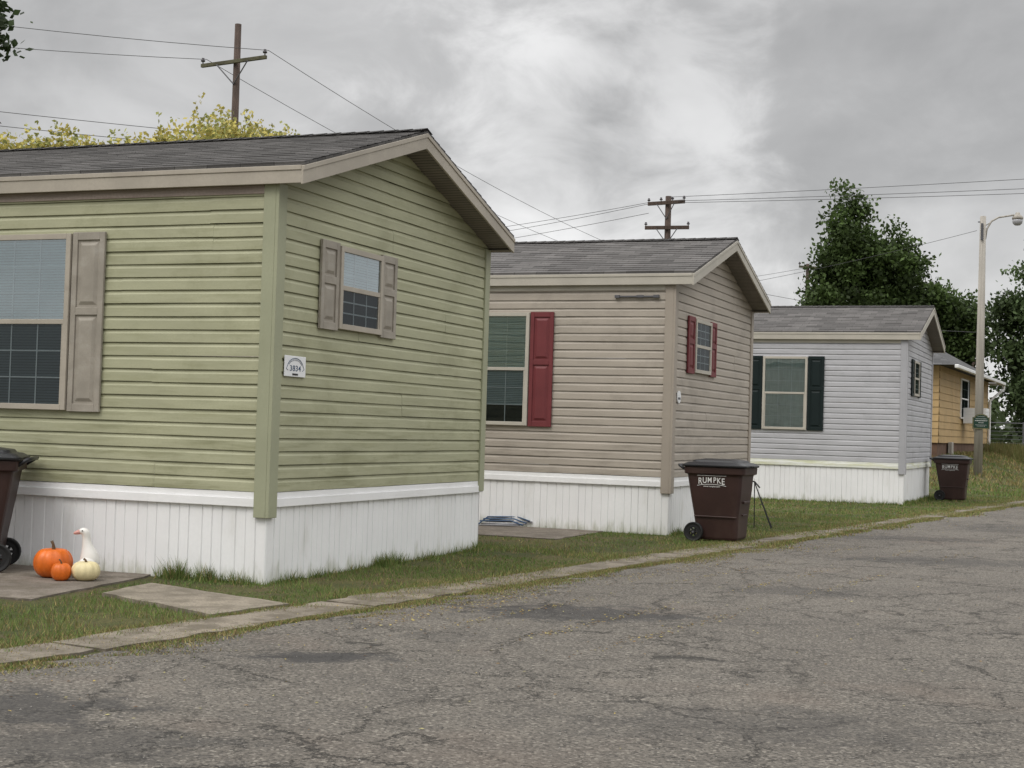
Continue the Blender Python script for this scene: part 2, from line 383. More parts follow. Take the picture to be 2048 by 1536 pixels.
PROF=[(0,.002),(0,.0165),(.076,.0150),(.090,.008),(.1138,.002)]
def siding(mb,O,A,N,Lmax,z0,z1,ext=None,pitch=.1143,seams=True,seed=0,flat=False):
    R=random.Random(seed); O=Vector(O);A=Vector(A);N=Vector(N)
    prof=[(0,.001),(0,.022),(pitch-.001,.001)] if flat else PROF
    n=int(math.ceil((z1-z0)/pitch)); br=[]
    for i in range(n):
        if i%2==0:
            br=[0.0]; a=R.uniform(.5,3.6)
            while a<Lmax-.3 and seams: br.append(a); a+=R.uniform(2.2,3.66)
            br.append(Lmax)
            offs=[R.choice((0,.0025)) if j%2 else .0008 for j in range(len(br))]
            tilt=[R.uniform(-.0028,.0028) for _ in range(len(br)+1)]
        zb=z0+i*pitch
        for s in range(len(br)-1):
            a0,a1=br[s],br[s+1]; m=max(1,int((a1-a0)/.4)); rows=[]
            for dz,off in prof:
                z=min(zb+dz,z1); row=[]
                lo,hi=(0,Lmax) if ext is None else ext(z)
                for q in range(m+1):
                    a=a0+(a1-a0)*q/m; wz=.0013*math.sin(a*2.1+i*1.7+seed)+tilt[s]*(1-q/m)+tilt[s]*.3
                    wo=.0013*math.sin(a*3.3+i*2.9+seed*1.3)
                    aa=min(max(a,lo),hi)
                    row.append((aa,O+A*aa+N*(off+offs[s]+wo)+Vector((0,0,z+wz))))
                rows.append(row)
            base=len(mb.v)
            for row in rows: mb.v+=[tuple(p[1]) for p in row]
            for j in range(len(rows)-1):
                for q in range(m):
                    if rows[j][q][0]==rows[j][q+1][0] and rows[j+1][q][0]==rows[j+1][q+1][0]: continue
                    mb.f.append((base+j*(m+1)+q,base+j*(m+1)+q+1,base+(j+1)*(m+1)+q+1,base+(j+1)*(m+1)+q))
def skirtwall(mb,O,A,N,Lmax,z0,z1,seed=0):
    R=random.Random(seed);O=Vector(O);A=Vector(A);N=Vector(N)
    prof=[];a=0.0;i=0
    while a<Lmax:
        w=.098 if i%3 else .135
        e=min(a+w,Lmax); o=R.uniform(-.003,.003)
        prof+=[(a,-.012),(min(a+.004,e),o),(max(e-.010,a),o),(e,-.012)]; a=e;i+=1
    base=len(mb.v)
    for a,o in prof:
        mb.v+=[tuple(O+A*a+N*o+Vector((0,0,z0))),tuple(O+A*a+N*o+Vector((0,0,z1)))]
    for i in range(len(prof)-1): mb.f.append((base+2*i,base+2*i+2,base+2*i+3,base+2*i+1))

def shutter(parent,w,h,mat,loc,rotz,cache={}):
    key=(round(w,3),round(h,3),mat.name)
    if key not in cache:
        m=MB(); m.box(-w/2,w/2,-.036,-.023,0,h)
        st=.055
        m.box(-w/2,-w/2+st,-.050,-.036,0,h); m.box(w/2-st,w/2,-.050,-.036,0,h)
        mid=h*.56; rails=[(0,.07),(mid-.035,mid+.035),(h-.07,h)]
        for a,b in rails: m.box(-w/2+st,w/2-st,-.050,-.036,a,b)
        for a,b in ((.07,mid-.035),(mid+.035,h-.07)):
            x0,x1=-w/2+st+.02,w/2-st-.02; z0,z1=a+.02,b-.02; q=.03
            vs=[(x0,-.036,z0),(x1,-.036,z0),(x1,-.036,z1),(x0,-.036,z1),(x0+q,-.049,z0+q),(x1-q,-.049,z0+q),(x1-q,-.049,z1-q),(x0+q,-.049,z1-q)]
            m.add(vs,[(0,1,5,4),(1,2,6,5),(2,3,7,6),(3,0,4,7),(4,5,6,7)])
        me=bpy.data.meshes.new('shutter'); me.from_pydata(m.v,[],m.f); me.materials.append(mat); cache[key]=me
    o=bpy.data.objects.new('shutter',cache[key]); link(o,parent); o.location=loc; o.rotation_euler=(0,0,rotz)
    b=o.modifiers.new('bevel','BEVEL'); b.width=.003; b.segments=1; b.limit_method='ANGLE'
    return o
def window(parent,w,h,loc,rotz,fm,upper='blind',lower='dark',grid=(3,3),blend=.35):
    f=MB(); t=.05
    f.box(-w/2,-w/2+t,-.064,-.012,0,h); f.box(w/2-t,w/2,-.064,-.012,0,h)
    f.box(-w/2+t,w/2-t,-.064,-.012,h-t,h); f.box(-w/2+t,w/2-t,-.066,-.012,0,t)
    mid=h*.5; f.box(-w/2+t,w/2-t,-.060,-.034,mid-.022,mid+.022)
    f.box(-w/2+t,-w/2+t+.02,-.056,-.034,t,mid-.022); f.box(w/2-t-.02,w/2-t,-.056,-.034,t,mid-.022)
    fo=mk('window',f,fm,parent,bevel=.003); fo.location=loc; fo.rotation_euler=(0,0,rotz)
    x0,x1=-w/2+t,w/2-t
    b=MB(); b.box(x0-.01,x1+.01,-.028,-.025,t-.01,h-t+.01); mk('window_dark_backing',b,M['dark'],fo)  # flat dark sheet stands in for the unlit room behind the panes
    def blinds(a,c,mat):
        m=MB(); z=a
        while z<c:
            z2=min(z+.021,c)
            m.add([(x0,-.0305,z),(x1,-.0305,z),(x1,-.0375,z2),(x0,-.0375,z2)],[(0,1,2,3)]); z+=.025
        mk('blind',m,mat,fo)
    def curtain(a,c,mat):
        m=MB();n=40;vs=[]
        for i in range(n+1):
            x=x0+(x1-x0)*i/n; y=-.033+.003*math.sin(i*1.1)
            vs+=[(x,y,a),(x,y,c)]
        m.add(vs,[(2*i,2*i+2,2*i+3,2*i+1) for i in range(n)]); mk('curtain',m,mat,fo,smooth=True)
    if upper=='blind': blinds(mid,h-t,M['blind'])
    if upper=='curtain': curtain(mid,h-t,M['curtain'])
    if lower=='blind': blinds(t,mid,M['blind'])
    if lower=='part': blinds(t+(mid-t)*blend,mid,M['blind'])
    if lower=='dimblind': blinds(t,mid,M['blinddark'])
    if lower=='curtain': curtain(t,mid,M['curtain'])
    gr=MB(); nx_,nz=grid
    for a,c in ((mid+.022,h-t),(t,mid-.022)):
        for i in range(1,nx_):
            x=x0+(x1-x0)*i/nx_; gr.box(x-.006,x+.006,-.044,-.040,a,c)
        for i in range(1,nz):
            z=a+(c-a)*i/nz; gr.box(x0,x1,-.0435,-.0405,z-.006,z+.006)
    mk('window_grille',gr,M['grille'],fo)
    u=MB(); u.add([(x0,-.0485,mid+.022),(x1,-.0485,mid+.022),(x1,-.0485,h-t),(x0,-.0485,h-t)],[(0,1,2,3)]); mk('glass',u,M['glass'] if upper!='dark' else M['screen'],fo)
    u=MB(); u.add([(x0+.02,-.0485,t),(x1-.02,-.0485,t),(x1-.02,-.0485,mid-.022),(x0+.02,-.0485,mid-.022)],[(0,1,2,3)]); mk('glass',u,M['screen'] if lower in('dark','dimblind','part') else M['glass'],fo)
    return fo

def mobile_home(h,side,post,trim,shm,roof,dz,label,seed,gw=1.49,plate=None,skt=None,gwin=('blind','dark'),swin=('blind','dimblind'),frameM=None):
    W,L=h['W'],h['L']; e=.07; gov=.27
    rot=math.radians(90-h['a'])
    H=empty('mobile_home',(h['P'][0],h['P'][1],0),rot,label,'mobile home','mobile homes along the street')
    zs=.777+dz; zt=3.41+dz; sl=.73/(W/2+e)
    tip=3.54+dz
    top=lambda x: tip+sl*((x+e) if x<=W/2 else (W+e-x))
    ext=lambda z: (0,W) if z<=zt else ((z-zt)/sl,W-(z-zt)/sl)
    m=MB()
    siding(m,(0,0,0),(1,0,0),(0,-1,0),W,zs,zt+sl*W/2-.005,ext,seed=seed,seams=True)
    siding(m,(0,L,0),(0,-1,0),(-1,0,0),L,zs,zt-.02,seed=seed+3)
    siding(m,(W,0,0),(0,1,0),(1,0,0),L,zs,zt-.02,seed=seed+5)
    siding(m,(W,L,0),(-1,0,0),(0,1,0),W,zs,zt+sl*W/2-.005,ext,seed=seed+9)
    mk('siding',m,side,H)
    p=MB()
    zb=.56+dz*.8
    p.box(-.034,.105,-.034,-.001,zb,zt-.02); p.box(-.034,-.001,-.001,.115,zb,zt-.02)
    mk('corner_post',p,post,H,bevel=.004)
    p=MB(); p.box(W-.10,W+.034,-.034,-.001,zb+.1,zt-.02); p.box(W+.001,W+.034,-.001,.105,zb+.1,zt-.02)
    mk('corner_post',p,post,H,bevel=.004)
    k=MB()
    skirtwall(k,(0.0,0.004,0),(1,0,0),(0,-1,0),W,-.04,zs-.11,seed); skirtwall(k,(0.004,L,0),(0,-1,0),(-1,0,0),L,-.04,zs-.11,seed+1)
    skirtwall(k,(W-.004,0,0),(0,1,0),(1,0,0),L,-.04,zs-.11,seed+2); skirtwall(k,(W,L-.004,0),(-1,0,0),(0,1,0),W,-.04,zs-.11,seed+2)
    mk('skirting',k,M['white'],H)
    t=MB(); o1,o2=.026,.014
    for (a,b,c) in ((zs-.13,zs-.055,o1),(zs-.055,zs-.004,o2)):
        t.box(.0,W,-c,-.002 if c==o1 else -.001,a,b); t.box(-c,-.001,-c,L,a,b); t.box(W+.001,W+c,-c,L,a,b)
    mk('skirting_trim',t,skt or M['whitetrim'],H,bevel=.004)
    rb=MB(); R=random.Random(seed)
    half=W/2+e+.012; nrow=int(half/.14)+1
    for sgn in (0,1):
        for i in range(nrow):
            u0=i*.14; u1=min(u0+.14,half)
            if u1<=u0: continue
            nseg=36; row=[]
            for (u,dzz) in ((u0,0.0),(u0,.012),(u1,.003)):
                rr=[]
                for q in range(nseg+1):
                    y=-gov-.02+(L+2*gov+.04)*q/nseg
                    x=-e-.012+u; z=tip+sl*(x+e)+.012+dzz+.0022*math.sin(q*1.3+i)
                    if sgn: x=W-x
                    rr.append((x,y,z))
                row.append(rr)
            b=len(rb.v)
            for rr in row: rb.v+=rr
            n1=nseg+1
            for j in range(2):
                for q in range(nseg): rb.f.append((b+j*n1+q,b+j*n1+q+1,b+(j+1)*n1+q+1,b+(j+1)*n1+q))
    for sgn in (0,1):
        f=(lambda a,b,d,s=sgn: ((W-a) if s else a,d,b))
        rb.prism([(-e-.010,tip-.012),(W/2,top(W/2)-.009),(W/2,top(W/2)+.011),(-e-.010,tip+.010)],f,-gov-.022,L+gov+.022)
    q=-gov-.02
    while q<L+gov:
        a=top(W/2)+.036; q2=min(q+.16,L+gov+.02)
        rb.add([(W/2-.13,q,a-.13*sl+.003),(W/2,q,a+.006),(W/2+.13,q,a-.13*sl+.003),(W/2-.13,q2,a-.13*sl-.004),(W/2,q2,a),(W/2+.13,q2,a-.13*sl-.004)],[(0,1,4,3),(1,2,5,4),(0,3,4,1),(1,4,5,2)]); q=q2
    mk('roof',rb,roof,H)
    fa=MB(); fh=.165
    for sgn in (0,1):
        F=(lambda x,s=sgn: (W-x) if s else x)
        def bx(x0,x1,y0,y1,z0,z1):
            a,b=sorted((F(x0),F(x1))); fa.box(a,b,y0,y1,z0,z1)
        bx(-e-.022,-e,-gov,L+gov,tip-fh,tip-.014)
        bx(-e-.030,-e-.022,-gov,L+gov,tip-.055,tip-.016)
        for y0,y1 in ((-gov-.022,-gov),(L+gov,L+gov+.022)):
            f2=(lambda a,b,d,s=sgn: ((W-a) if s else a,d,b))
            fa.prism([(-e-.026,tip-fh-.012),(W/2,top(W/2)-fh),(W/2,top(W/2)-.010),(-e-.026,tip-.020)],f2,y0,y1)
        f2=(lambda a,b,d,s=sgn: ((W-a) if s else a,d,b))
        fa.prism([(-e-.03,tip-.062),(W/2,top(W/2)-.052),(W/2,top(W/2)-.011),(-e-.03,tip-.021)],f2,-gov-.031,-gov-.0225)
    mk('fascia',fa,trim,H,bevel=.003)
    so=MB(); n=44
    for sgn in (0,1):
        for i in range(n):
            u0=-e+(W/2+e)*i/n; u1=-e+(W/2+e)*(i+1)/n; um=u0+(u1-u0)*.18
            for a,b,dd in ((u0,um,.008),(um,u1,0)):
                F=(lambda x,s=sgn: (W-x) if s else x)
                za=top(a)-fh+.016+dd; zb2=top(b)-fh+.016+dd
                so.add([(F(a),-gov,za),(F(b),-gov,zb2),(F(b),.0,zb2),(F(a),.0,za)],[(0,1,2,3)])
    so.box(-e,-.002,-gov,L+gov,tip-fh+.012,tip-fh+.018); so.box(W+.002,W+e,-gov,L+gov,tip-fh+.012,tip-fh+.018)
    mk('soffit',so,M['soffit'],H)
    fr=MB(); fr.box(-.030,-.022,.116,L,zt-.105,zt-.022); fr.box(-.038,-.030,.116,L,zt-.05,zt-.022)
    mk('frieze',fr,M['frieze'] if seed==1 else trim,H,bevel=.003)
    fm=frameM or M['tan']
    window(H,.86,.76,(gw,0,2.235+dz),0,fm,gwin[0],gwin[1],grid=(3,3))
    shutter(H,.33,.80,shm,(gw-.60,0,2.215+dz),0); shutter(H,.33,.80,shm,(gw+.60,0,2.215+dz),0)
    window(H,.97,1.58,(0,2.555,1.42+dz),-math.pi/2,fm,swin[0],swin[1],grid=(3,3),blend=.33)
    shutter(H,.345,1.60,shm,(0,1.885,1.41+dz),-math.pi/2); shutter(H,.345,1.60,shm,(0,3.225,1.41+dz),-math.pi/2)
    window(H,.97,1.58,(0,8.2,1.42+dz),-math.pi/2,fm,'blind','dimblind',grid=(3,3))
    return H
H1=mobile_home(HS[0],M['green'],M['greenpost'],M['tan'],M['shtan'],M['roof'],0.0,'sage green mobile home with tan shutters and white skirting',1,frameM=M['tan'])
H2=mobile_home(HS[1],M['taupe'],pmat('taupe_post',(.35,.305,.255),.5,.06,1.3,50,.05),M['tan2'],M['shred'],M['roof2'],0.0,'taupe mobile home with dark red shutters and white skirting',21,gw=1.38,frameM=M['tan2'],gwin=('dark','dark'),swin=('blind','part'))
H3=mobile_home(HS[2],M['grey'],pmat('pale_grey_post',(.39,.39,.41),.5,.06,1.3,50,.05),M['tan2'],M['shdark'],M['roof2'],0.11,'pale grey mobile home with black shutters and mossy trim',41,gw=1.45,skt=M['moss'],frameM=M['tan2'],gwin=('dark','dark'),swin=('curtain','curtain'))
# address plates
p=MB(); p.box(.150,.515,-.034,-.026,1.765,1.945); pl=mk('address_plate',p,M['platewhite'],H1,bevel=.004)
textmesh('house_number','3834',.068,M['blue'],pl,(.332,-.0352,1.836),(math.pi/2,0,0),sx=1.35,offset=.0006,space=1.08)
a=MB(); 
pts=[(.332+.138*math.cos(t),-.0355,1.838+.088*math.sin(t)) for t in np.linspace(math.radians(12),math.radians(168),20)]
a.tube(pts,.0026,5); pts=[(.332+.115*math.cos(t),-.0355,1.845+.064*math.sin(t)) for t in np.linspace(math.radians(20),math.radians(160),16)]
a.tube(pts,.0012,5)
for i in range(15):
    t=math.radians(28+124*i/14); a.tube([(.332+.120*math.cos(t),-.0355,1.842+.071*math.sin(t)),(.332+.130*math.cos(t),-.0355,1.841+.079*math.sin(t))],.0014,4)
for t in (-1,1): a.tube([(.332+.134*t,-.0355,1.860),(.332+.153*t,-.0355,1.832),(.332+.122*t,-.0355,1.818)],.0022,5)
mk('emblem_scroll',a,M['blue'],pl)
a=MB(); a.box(.285,.38,-.0358,-.0345,1.778,1.794); mk('black_band',a,M['black'],pl)
p=MB(); 
ring=[(.26+.085*math.cos(t),1.86+.075*math.sin(t)+(.02 if math.sin(t)>0 else 0)) for t in np.linspace(0,2*math.pi,20,endpoint=False)]
p.prism(ring,lambda a,b,d:(a,d,b),-.032,-.023); pl2=mk('address_plate',p,M['platewhite'],H2)
a=MB(); a.box(.20,.32,-.0335,-.0325,1.835,1.865); mk('plate_band',a,M['steel'],pl2)
p=MB(); p.box(-.048,-.022,.24,.82,3.208,3.230); p.box(-.058,-.022,.20,.28,3.200,3.240)
p.box(-.058,-.022,.76,.83,3.200,3.240); p.box(-.053,-.022,.42,.52,3.203,3.238)
mk('rusty_bracket',p,M['steel'],H2,bevel=.003)

# patios and path
def l2(h,pts): return [loc2w(h,a,b) for a,b in pts]
slab('patio',l2(HS[0],[(-2.0,.78),(-.006,1.12),(-.006,11),(-2.15,11)][::-1]),.016,M['patio'])
slab('path',[(-3.08,11.50),(-2.02,10.42),(-1.62,11.18),(-2.90,12.30)],.030,M['path'])
slab('patio',l2(HS[1],[(-1.9,.9),(-.006,.9),(-.006,11),(-1.9,11)][::-1]),.012,M['patio'])

# fourth house (ochre)
A4=math.radians(23.8); D1=Vector((math.sin(A4),math.cos(A4),0)); 
Hq=empty('bungalow',(18.3,57.7,.9),math.pi/2-A4,'ochre clapboard bungalow with white gutter and grey roof','house')
m=MB(); LL=13.0; WW=7.0; zb=.42; zt=2.85
siding(m,(-LL,0,0),(1,0,0),(0,-1,0),LL,zb,zt,pitch=.22,seed=77,flat=True); siding(m,(0,0,0),(0,1,0),(1,0,0),WW,zb,zt,pitch=.22,seed=79,flat=True)
siding(m,(-LL,WW,0),(0,-1,0),(-1,0,0),WW,zb,zt,pitch=.22,seed=78,flat=True)
mk('siding',m,M['yellow'],Hq)
m=MB(); m.box(-LL+.03,-.03,.03,WW-.03,-1.0,zb); mk('foundation',m,M['brownbase'],Hq)
m=MB(); ov=.50; rz=2.15
ea,eb=zt-.06,zt+rz
vs=[(-LL-ov,-ov,ea),(ov,-ov,ea),(ov,WW+ov,ea),(-LL-ov,WW+ov,ea),(-LL+6.5,WW/2,eb),(-2.2,WW/2,eb)]
m.add(vs,[(0,1,5,4),(1,2,5),(2,3,4,5),(3,0,4),(0,3,2,1)]); mk('roof',m,M['roof4'],Hq)
m=MB(); m.box(-LL-ov,ov+.02,-ov-.13,-ov-.005,ea-.10,ea+.01); m.box(ov+.005,ov+.06,-ov,WW+ov,ea-.10,ea+.01); mk('gutter',m,M['whitetrim'],Hq,bevel=.02)
m=MB(); m.tube([(ov-.1,-ov-.06,ea-.12),(ov-.1,-ov-.06,ea-.25),(.05,-.09,ea-.72),(.03,-.09,.15),(.08,-.25,.03)],.055,8); mk('downspout',m,M['whitetrim'],Hq)
m=MB(); m.box(-.1,.02,-.025,-.001,zb,zt); mk('corner_board',m,M['yellow'],Hq)
window(Hq,1.9,1.35,(-7.2,0,1.25),0,M['whitetrim'],'dark','dark',grid=(2,2)); shutter(Hq,.35,1.35,M['shdark'],(-6.0,0,1.25),0)
e=empty('window_air_conditioner',(0,0,0),math.pi/2-A4,'white window air conditioner jutting from an ochre wall','air conditioner')
ac=MB(); ac.box(-.5,.5,-.80,-.07,0,.52)
for i in range(9): ac.box(-.42,.42,-.808,-.80,.05+i*.048,.070+i*.048)
w4=Vector((18.3,57.7,.9))+D1*(-7.2)+Vector((0,0,1.10)); e.location=w4
mk('housing',ac,M['whitetrim'],e,bevel=.015)
gm=MB(); gm.box(-.30,.30,-.8105,-.8085,.07,.12); mk('vent_grille',gm,M['steel'],e)
m=MB(); m.box(-10.9,-10.5,-.14,-.01,.05,.45); mk('utility_meter',m,M['lamppole'],Hq,bevel=.02)

# ------------------------------------------------------------------ wheelie bins
def rrect(cx,cy,hx,hy,r,z,n=4):
    out=[]
    for (sx,sy,a0) in ((1,1,0),(-1,1,90),(-1,-1,180),(1,-1,270)):
        for i in range(n+1):
            a=math.radians(a0+90*i/n); out.append((cx+sx*(hx-r)+r*math.cos(a),cy+sy*(hy-r)+r*math.sin(a),z))
    return out
def make_bin(loc,rot,label):
    E=empty('wheelie_bin',loc,rot,label,'wheelie bin','wheeled rubbish bins by the homes')
    b=MB()
    b.loft([rrect(.03,0,.25,.24,.05,.03),rrect(.03,0,.27,.25,.05,.06),rrect(.02,0,.29,.27,.05,.30),rrect(.01,0,.335,.295,.05,.62),rrect(.0,0,.36,.31,.05,.84),rrect(.0,0,.365,.315,.05,.86),rrect(.0,0,.40,.34,.06,.87),rrect(.0,0,.405,.345,.06,.955)])
    for y in (-1,1):
        b.box(-.26,.30,y*.285-.006,y*.285+.006,.315,.335)
    b.box(.285,.36,-.14,.14,.50,.53); b.box(.27,.335,-.1,.1,.34,.36)
    mk('body',b,M['bin'],E,bevel=.006)
    l=MB()
    l.loft([rrect(0,0,.415,.355,.06,.957),rrect(.0,0,.425,.365,.07,.965),rrect(.0,0,.425,.365,.07,.985),rrect(.0,0,.37,.31,.09,1.015),rrect(.0,0,.33,.27,.09,1.02),rrect(0,0,.31,.25,.09,1.045),rrect(0,0,.2,.15,.09,1.062)])
    l.box(.40,.47,-.12,.12,.965,.985)
    mk('lid',l,M['binlid'],E,smooth=False,bevel=.004)
    h=MB(); h.tube([(-.37,-.28,.90),(-.47,-.28,.965),(-.49,-.24,.97),(-.49,.24,.97),(-.47,.28,.965),(-.37,.28,.90)],.018,8); mk('handle',h,M['binlid'],E,smooth=True)
    ax=MB(); ax.tube([(-.25,-.31,.125),(-.25,.31,.125)],.012,8); mk('axle',ax,M['steel'],E)
    wh=MB()
    prof=[(.055,-.018),(.09,-.018),(.115,-.027),(.125,-.02),(.125,.02),(.115,.027),(.09,.018),(.055,.018)]
    n=24;rings=[]
    for i in range(n):
        a=2*math.pi*i/n; rings.append([(r*math.cos(a),y,r*math.sin(a)) for r,y in prof])
    for rr in rings: wh.v+=rr
    kk=len(prof)
    for i in range(n):
        for j in range(kk): wh.f.append((i*kk+j,i*kk+(j+1)%kk,((i+1)%n)*kk+(j+1)%kk,((i+1)%n)*kk+j))
    for i in range(6):
        a=math.pi*2*i/6; c,s_=math.cos(a),math.sin(a)
        wh.tube([(0,0,0),(.065*c,0,.065*s_)],.014,6)
    wh.tube([(0,-.03,0),(0,.03,0)],.028,12)
    for y in (-.325,.325):
        w=mk('wheel',wh,M['rubber'],E); w.location=(-.25,y,.125)
        hc=MB(); hc.tube([(0,-.034 if y<0 else .03,0),(0,-.03 if y<0 else .034,0)],.014,10); mk('hub_cap',hc,M['steel'],w)
    for sg in (-1,1):
        tilt=math.atan2(.015,.22)
        rot_=(math.pi/2+tilt,0,0) if sg<0 else (math.pi/2+tilt,0,math.pi)
        yy=sg*.3135
        # letters stepped along a shallow arch, wider apart and taller towards both ends
        W_='RUMPKE'; pos=(-.152,-.092,-.026,.040,.095,.150)
        for i,chx in enumerate(W_):
            q=pos[i]/.152; dx=pos[i]*(1 if sg<0 else -1)
            o=textmesh('lettering',chx,.098*(1+.16*q*q),M['letter'],E,(-.03+dx,yy,.790-.016*q*q),rot_,sx=.80,offset=.0012)
        textmesh('lettering','www.rumpke.com',.028,M['letter'],E,(-.03,yy+(-sg)*.006,.712),rot_,sx=1.05,offset=.0002)
        # thin outline curves that frame the word
        fl=MB()
        for zz,cv in ((.846,-.010),(.738,-.020)):
            fl.tube([(-.03+.19*t,yy-sg*.0005+(-sg)*(.790-zz)*.068,zz+cv*t*t+(.012*t*t if zz>.8 else 0)) for t in np.linspace(-1,1,12)],.0030,5)
        mk('logo_outline',fl,M['letter'],E)
    return E
make_bin((2.74,19.45,.0),math.radians(-24),'brown wheelie bin with black lid beside a concrete edge')
make_bin((-4.66,13.10,.016),math.radians(191),'brown wheelie bin with black lid against white skirting')
make_bin((10.30,34.9,0),math.radians(-22),'brown wheelie bin with black lid beside grey mobile home')

# ------------------------------------------------------------------ pumpkins, goose
def pumpkin(name,loc,R,hr,mat,label,stem=True,sh=.1):
    m=MB(); nu,nv=60,16; rings=[]
    for j in range(nv+1):
        ph=math.pi*j/nv; rr=[]
        for i in range(nu):
            th=2*math.pi*i/nu; rib=1-.075*(1-abs(math.sin(5*th))**.55)
            r=R*(math.sin(ph)**.8 if 0<j<nv else .03)*rib
            z=-hr*math.cos(ph); z-= .22*hr*math.exp(-((math.sin(ph)/.35)**2))*(1 if j>nv/2 else -.6)
            rr.append((r*math.cos(th),r*math.sin(th),z+hr*.9))
        rings.append(rr)
    m.loft(rings); E=mk(name,m,mat,None,smooth=True); E.location=loc; tag(E,label,'pumpkin','pumpkins on the patio')
    s=MB(); s.tube([(0,0,hr*1.5),(0,0,hr*1.75),(-.006,0,hr*1.8+sh*.5),(-.02,0,hr*1.8+sh)],[R*.16,R*.10,R*.07,R*.08],8); mk('stem',s,M['stem'],E,smooth=True)
    return E
pumpkin('pumpkin',(-3.80,12.62,.016),.162,.135,M['pumpkin'],'large orange pumpkin with stem beside white skirting',sh=.06)
pumpkin('pumpkin',(-3.66,12.38,.016),.082,.08,M['pumpkin'],'small orange pumpkin in front of a larger one',sh=.03)
pumpkin('pumpkin',(-3.475,12.44,.016),.118,.088,M['pumpkin2'],'cream white pumpkin beside goose ornament',sh=.02)
m=MB()
path=[(.10,0,.035),(.06,0,.05),(.03,0,.075),(.02,0,.13),(.015,0,.18),(.005,0,.225),(-.005,0,.26),(-.012,0,.30),(-.016,0,.33),(-.018,0,.355),(-.026,0,.378),(-.045,0,.388),(-.065,0,.385),(-.08,0,.380)]
rad=[.012,.05,.078,.088,.080,.062,.047,.038,.034,.036,.039,.035,.026,.012]
m.tube(path,rad,18); G=mk('goose_ornament',m,M['goose'],None,smooth=True,loc=(-3.53,12.68,.016),rotz=math.radians(12)); tag(G,'white ceramic goose ornament with pink beak behind pumpkins','garden ornament')
sb=G.modifiers.new('s','SUBSURF'); sb.levels=1; sb.render_levels=1
m=MB(); m.tube([(-.07,0,.382),(-.088,0,.377),(-.112,0,.370),(-.122,0,.366)],[.021,.019,.013,.005],10); mk('beak',m,M['beak'],G,smooth=True)
for y in (-1,1):
    m=MB(); m.tube([(-.05,y*.033,.393),(-.05,y*.039,.393)],.006,8); mk('eye',m,M['black'],G)
for y in (-1,1):
    m=MB(); m.loft([[(.0+.075*math.cos(t)*k_,y*(.066+.02*k2),.12+.055*math.sin(t)*k_) for t in np.linspace(0,2*math.pi,14,endpoint=False)] for k_,k2 in ((1,0),(.85,.9),(.4,1.3))]); mk('wing',m,M['goose'],G,smooth=True)

E=empty('folding_chair',(-.12,20.75,.0),math.radians(-18),'folded blue and silver metal chair lying flat','folding chair')
m=MB()
for i,(y,z) in enumerate(((0,.025),(.12,.04),(.3,.06),(.42,.075))): m.tube([(-.3,y,z),(.30+.04*i,y+.02,z+.02)],.010,8)
mk('frame',m,M['silver'],E,smooth=True)
m=MB()
for i,(y,z) in enumerate(((.05,.08),(.2,.10),(.36,.12))): m.tube([(-.3,y,z),(.15,y,z+.02),(.35,y-.06,z-.03)],.010,8)
m.tube([(-.3,.0,.04),(-.3,.4,.12)],.010,8)
mk('leg',m,M['bluepaint'],E,smooth=True)
m=MB(); m.box(-.2,.12,.16,.30,.088,.094); mk('seat',m,M['black'],E)
E=empty('metal_stand',(3.72,22.4,0),0,'thin black metal stand with splayed legs on grass','garden stand')
m=MB()
for a,b in ((-.05,.0),(.18,-.15),(.24,.15)): m.tube([(-.06,0,.68),(a,b,0)],.008,6)
m.tube([(.02,-.04,.35),(.09,.06,.35)],.006,6); mk('leg',m,M['black'],E)
m=MB(); m.tube([(-.14,0,.70),(-.06,0,.69),(.02,0,.60)],.012,6); mk('arm',m,M['black'],E)

# ------------------------------------------------------------------ poles and wires
def upole(loc,topz,r0,r1,arms,label,braces=True,arm=None,th=.06):
    E=empty('utility_pole',loc,0,label,'utility pole','utility poles behind the homes')
    m=MB(); m.tube([(0,0,-.3),(0,0,topz*.5),(0.0,0,topz)],[r0,(r0+r1)/2,r1],12); mk('pole',m,M['wood'],E,smooth=True)
    for (z,dx,dy,ins) in arms:
        v=Vector((dx,dy,0)); n=Vector((-dy,dx,0)).normalized(); Lh=v.length; u=v.normalized()
        a=MB(); f=lambda s,b,d: tuple(u*s+n*(d+r1+.06)*-1+Vector((0,0,z+b)))
        a.prism([(-Lh,-th),(Lh,-th),(Lh,th),(-Lh,th)],f,-.05,.05); mk('crossarm',a,arm or M['wood2'],E,bevel=.008)
        if braces:
            b=MB()
            for s in (-1,1):
                p0=u*(s*Lh*.48)-n*(r1+.13)+Vector((0,0,z-.05)); p1=-n*(r1+.02)+Vector((0,0,z-.75)); b.tube([tuple(p0),tuple(p1)],.022,6)
            mk('brace',b,M['steel'],E)
        for s in ins:
            c=u*(s*Lh*.96)-n*(r1+.06); i_=MB()
            i_.tube([tuple(c+Vector((0,0,z+.05))),tuple(c+Vector((0,0,z+.13))),tuple(c+Vector((0,0,z+.14))),tuple(c+Vector((0,0,z+.19))),tuple(c+Vector((0,0,z+.2))),tuple(c+Vector((0,0,z+.26)))],[.02,.02,.07,.075,.045,.05],10)
            mk('insulator',i_,M['ceramic'],E,smooth=True)
    return E
upole((-9.55,50,0),14.65,.17,.11,[(13.35,1.22,-.76,(-1,1))],'weathered wooden utility pole with one crossarm')
upole((7.07,70,0),12.45,.18,.14,[(12.12,.80,-.55,(-1,-.3,.35,1)),(10.95,1.0,-.3,(-1,1))],'dark wooden utility pole with two crossarms',True,M['wood'],.085)
upole((11.4,98.5,0),12.0,.18,.14,[(11.3,1.1,-.5,(-1,1))],'distant wooden utility pole with crossarm')
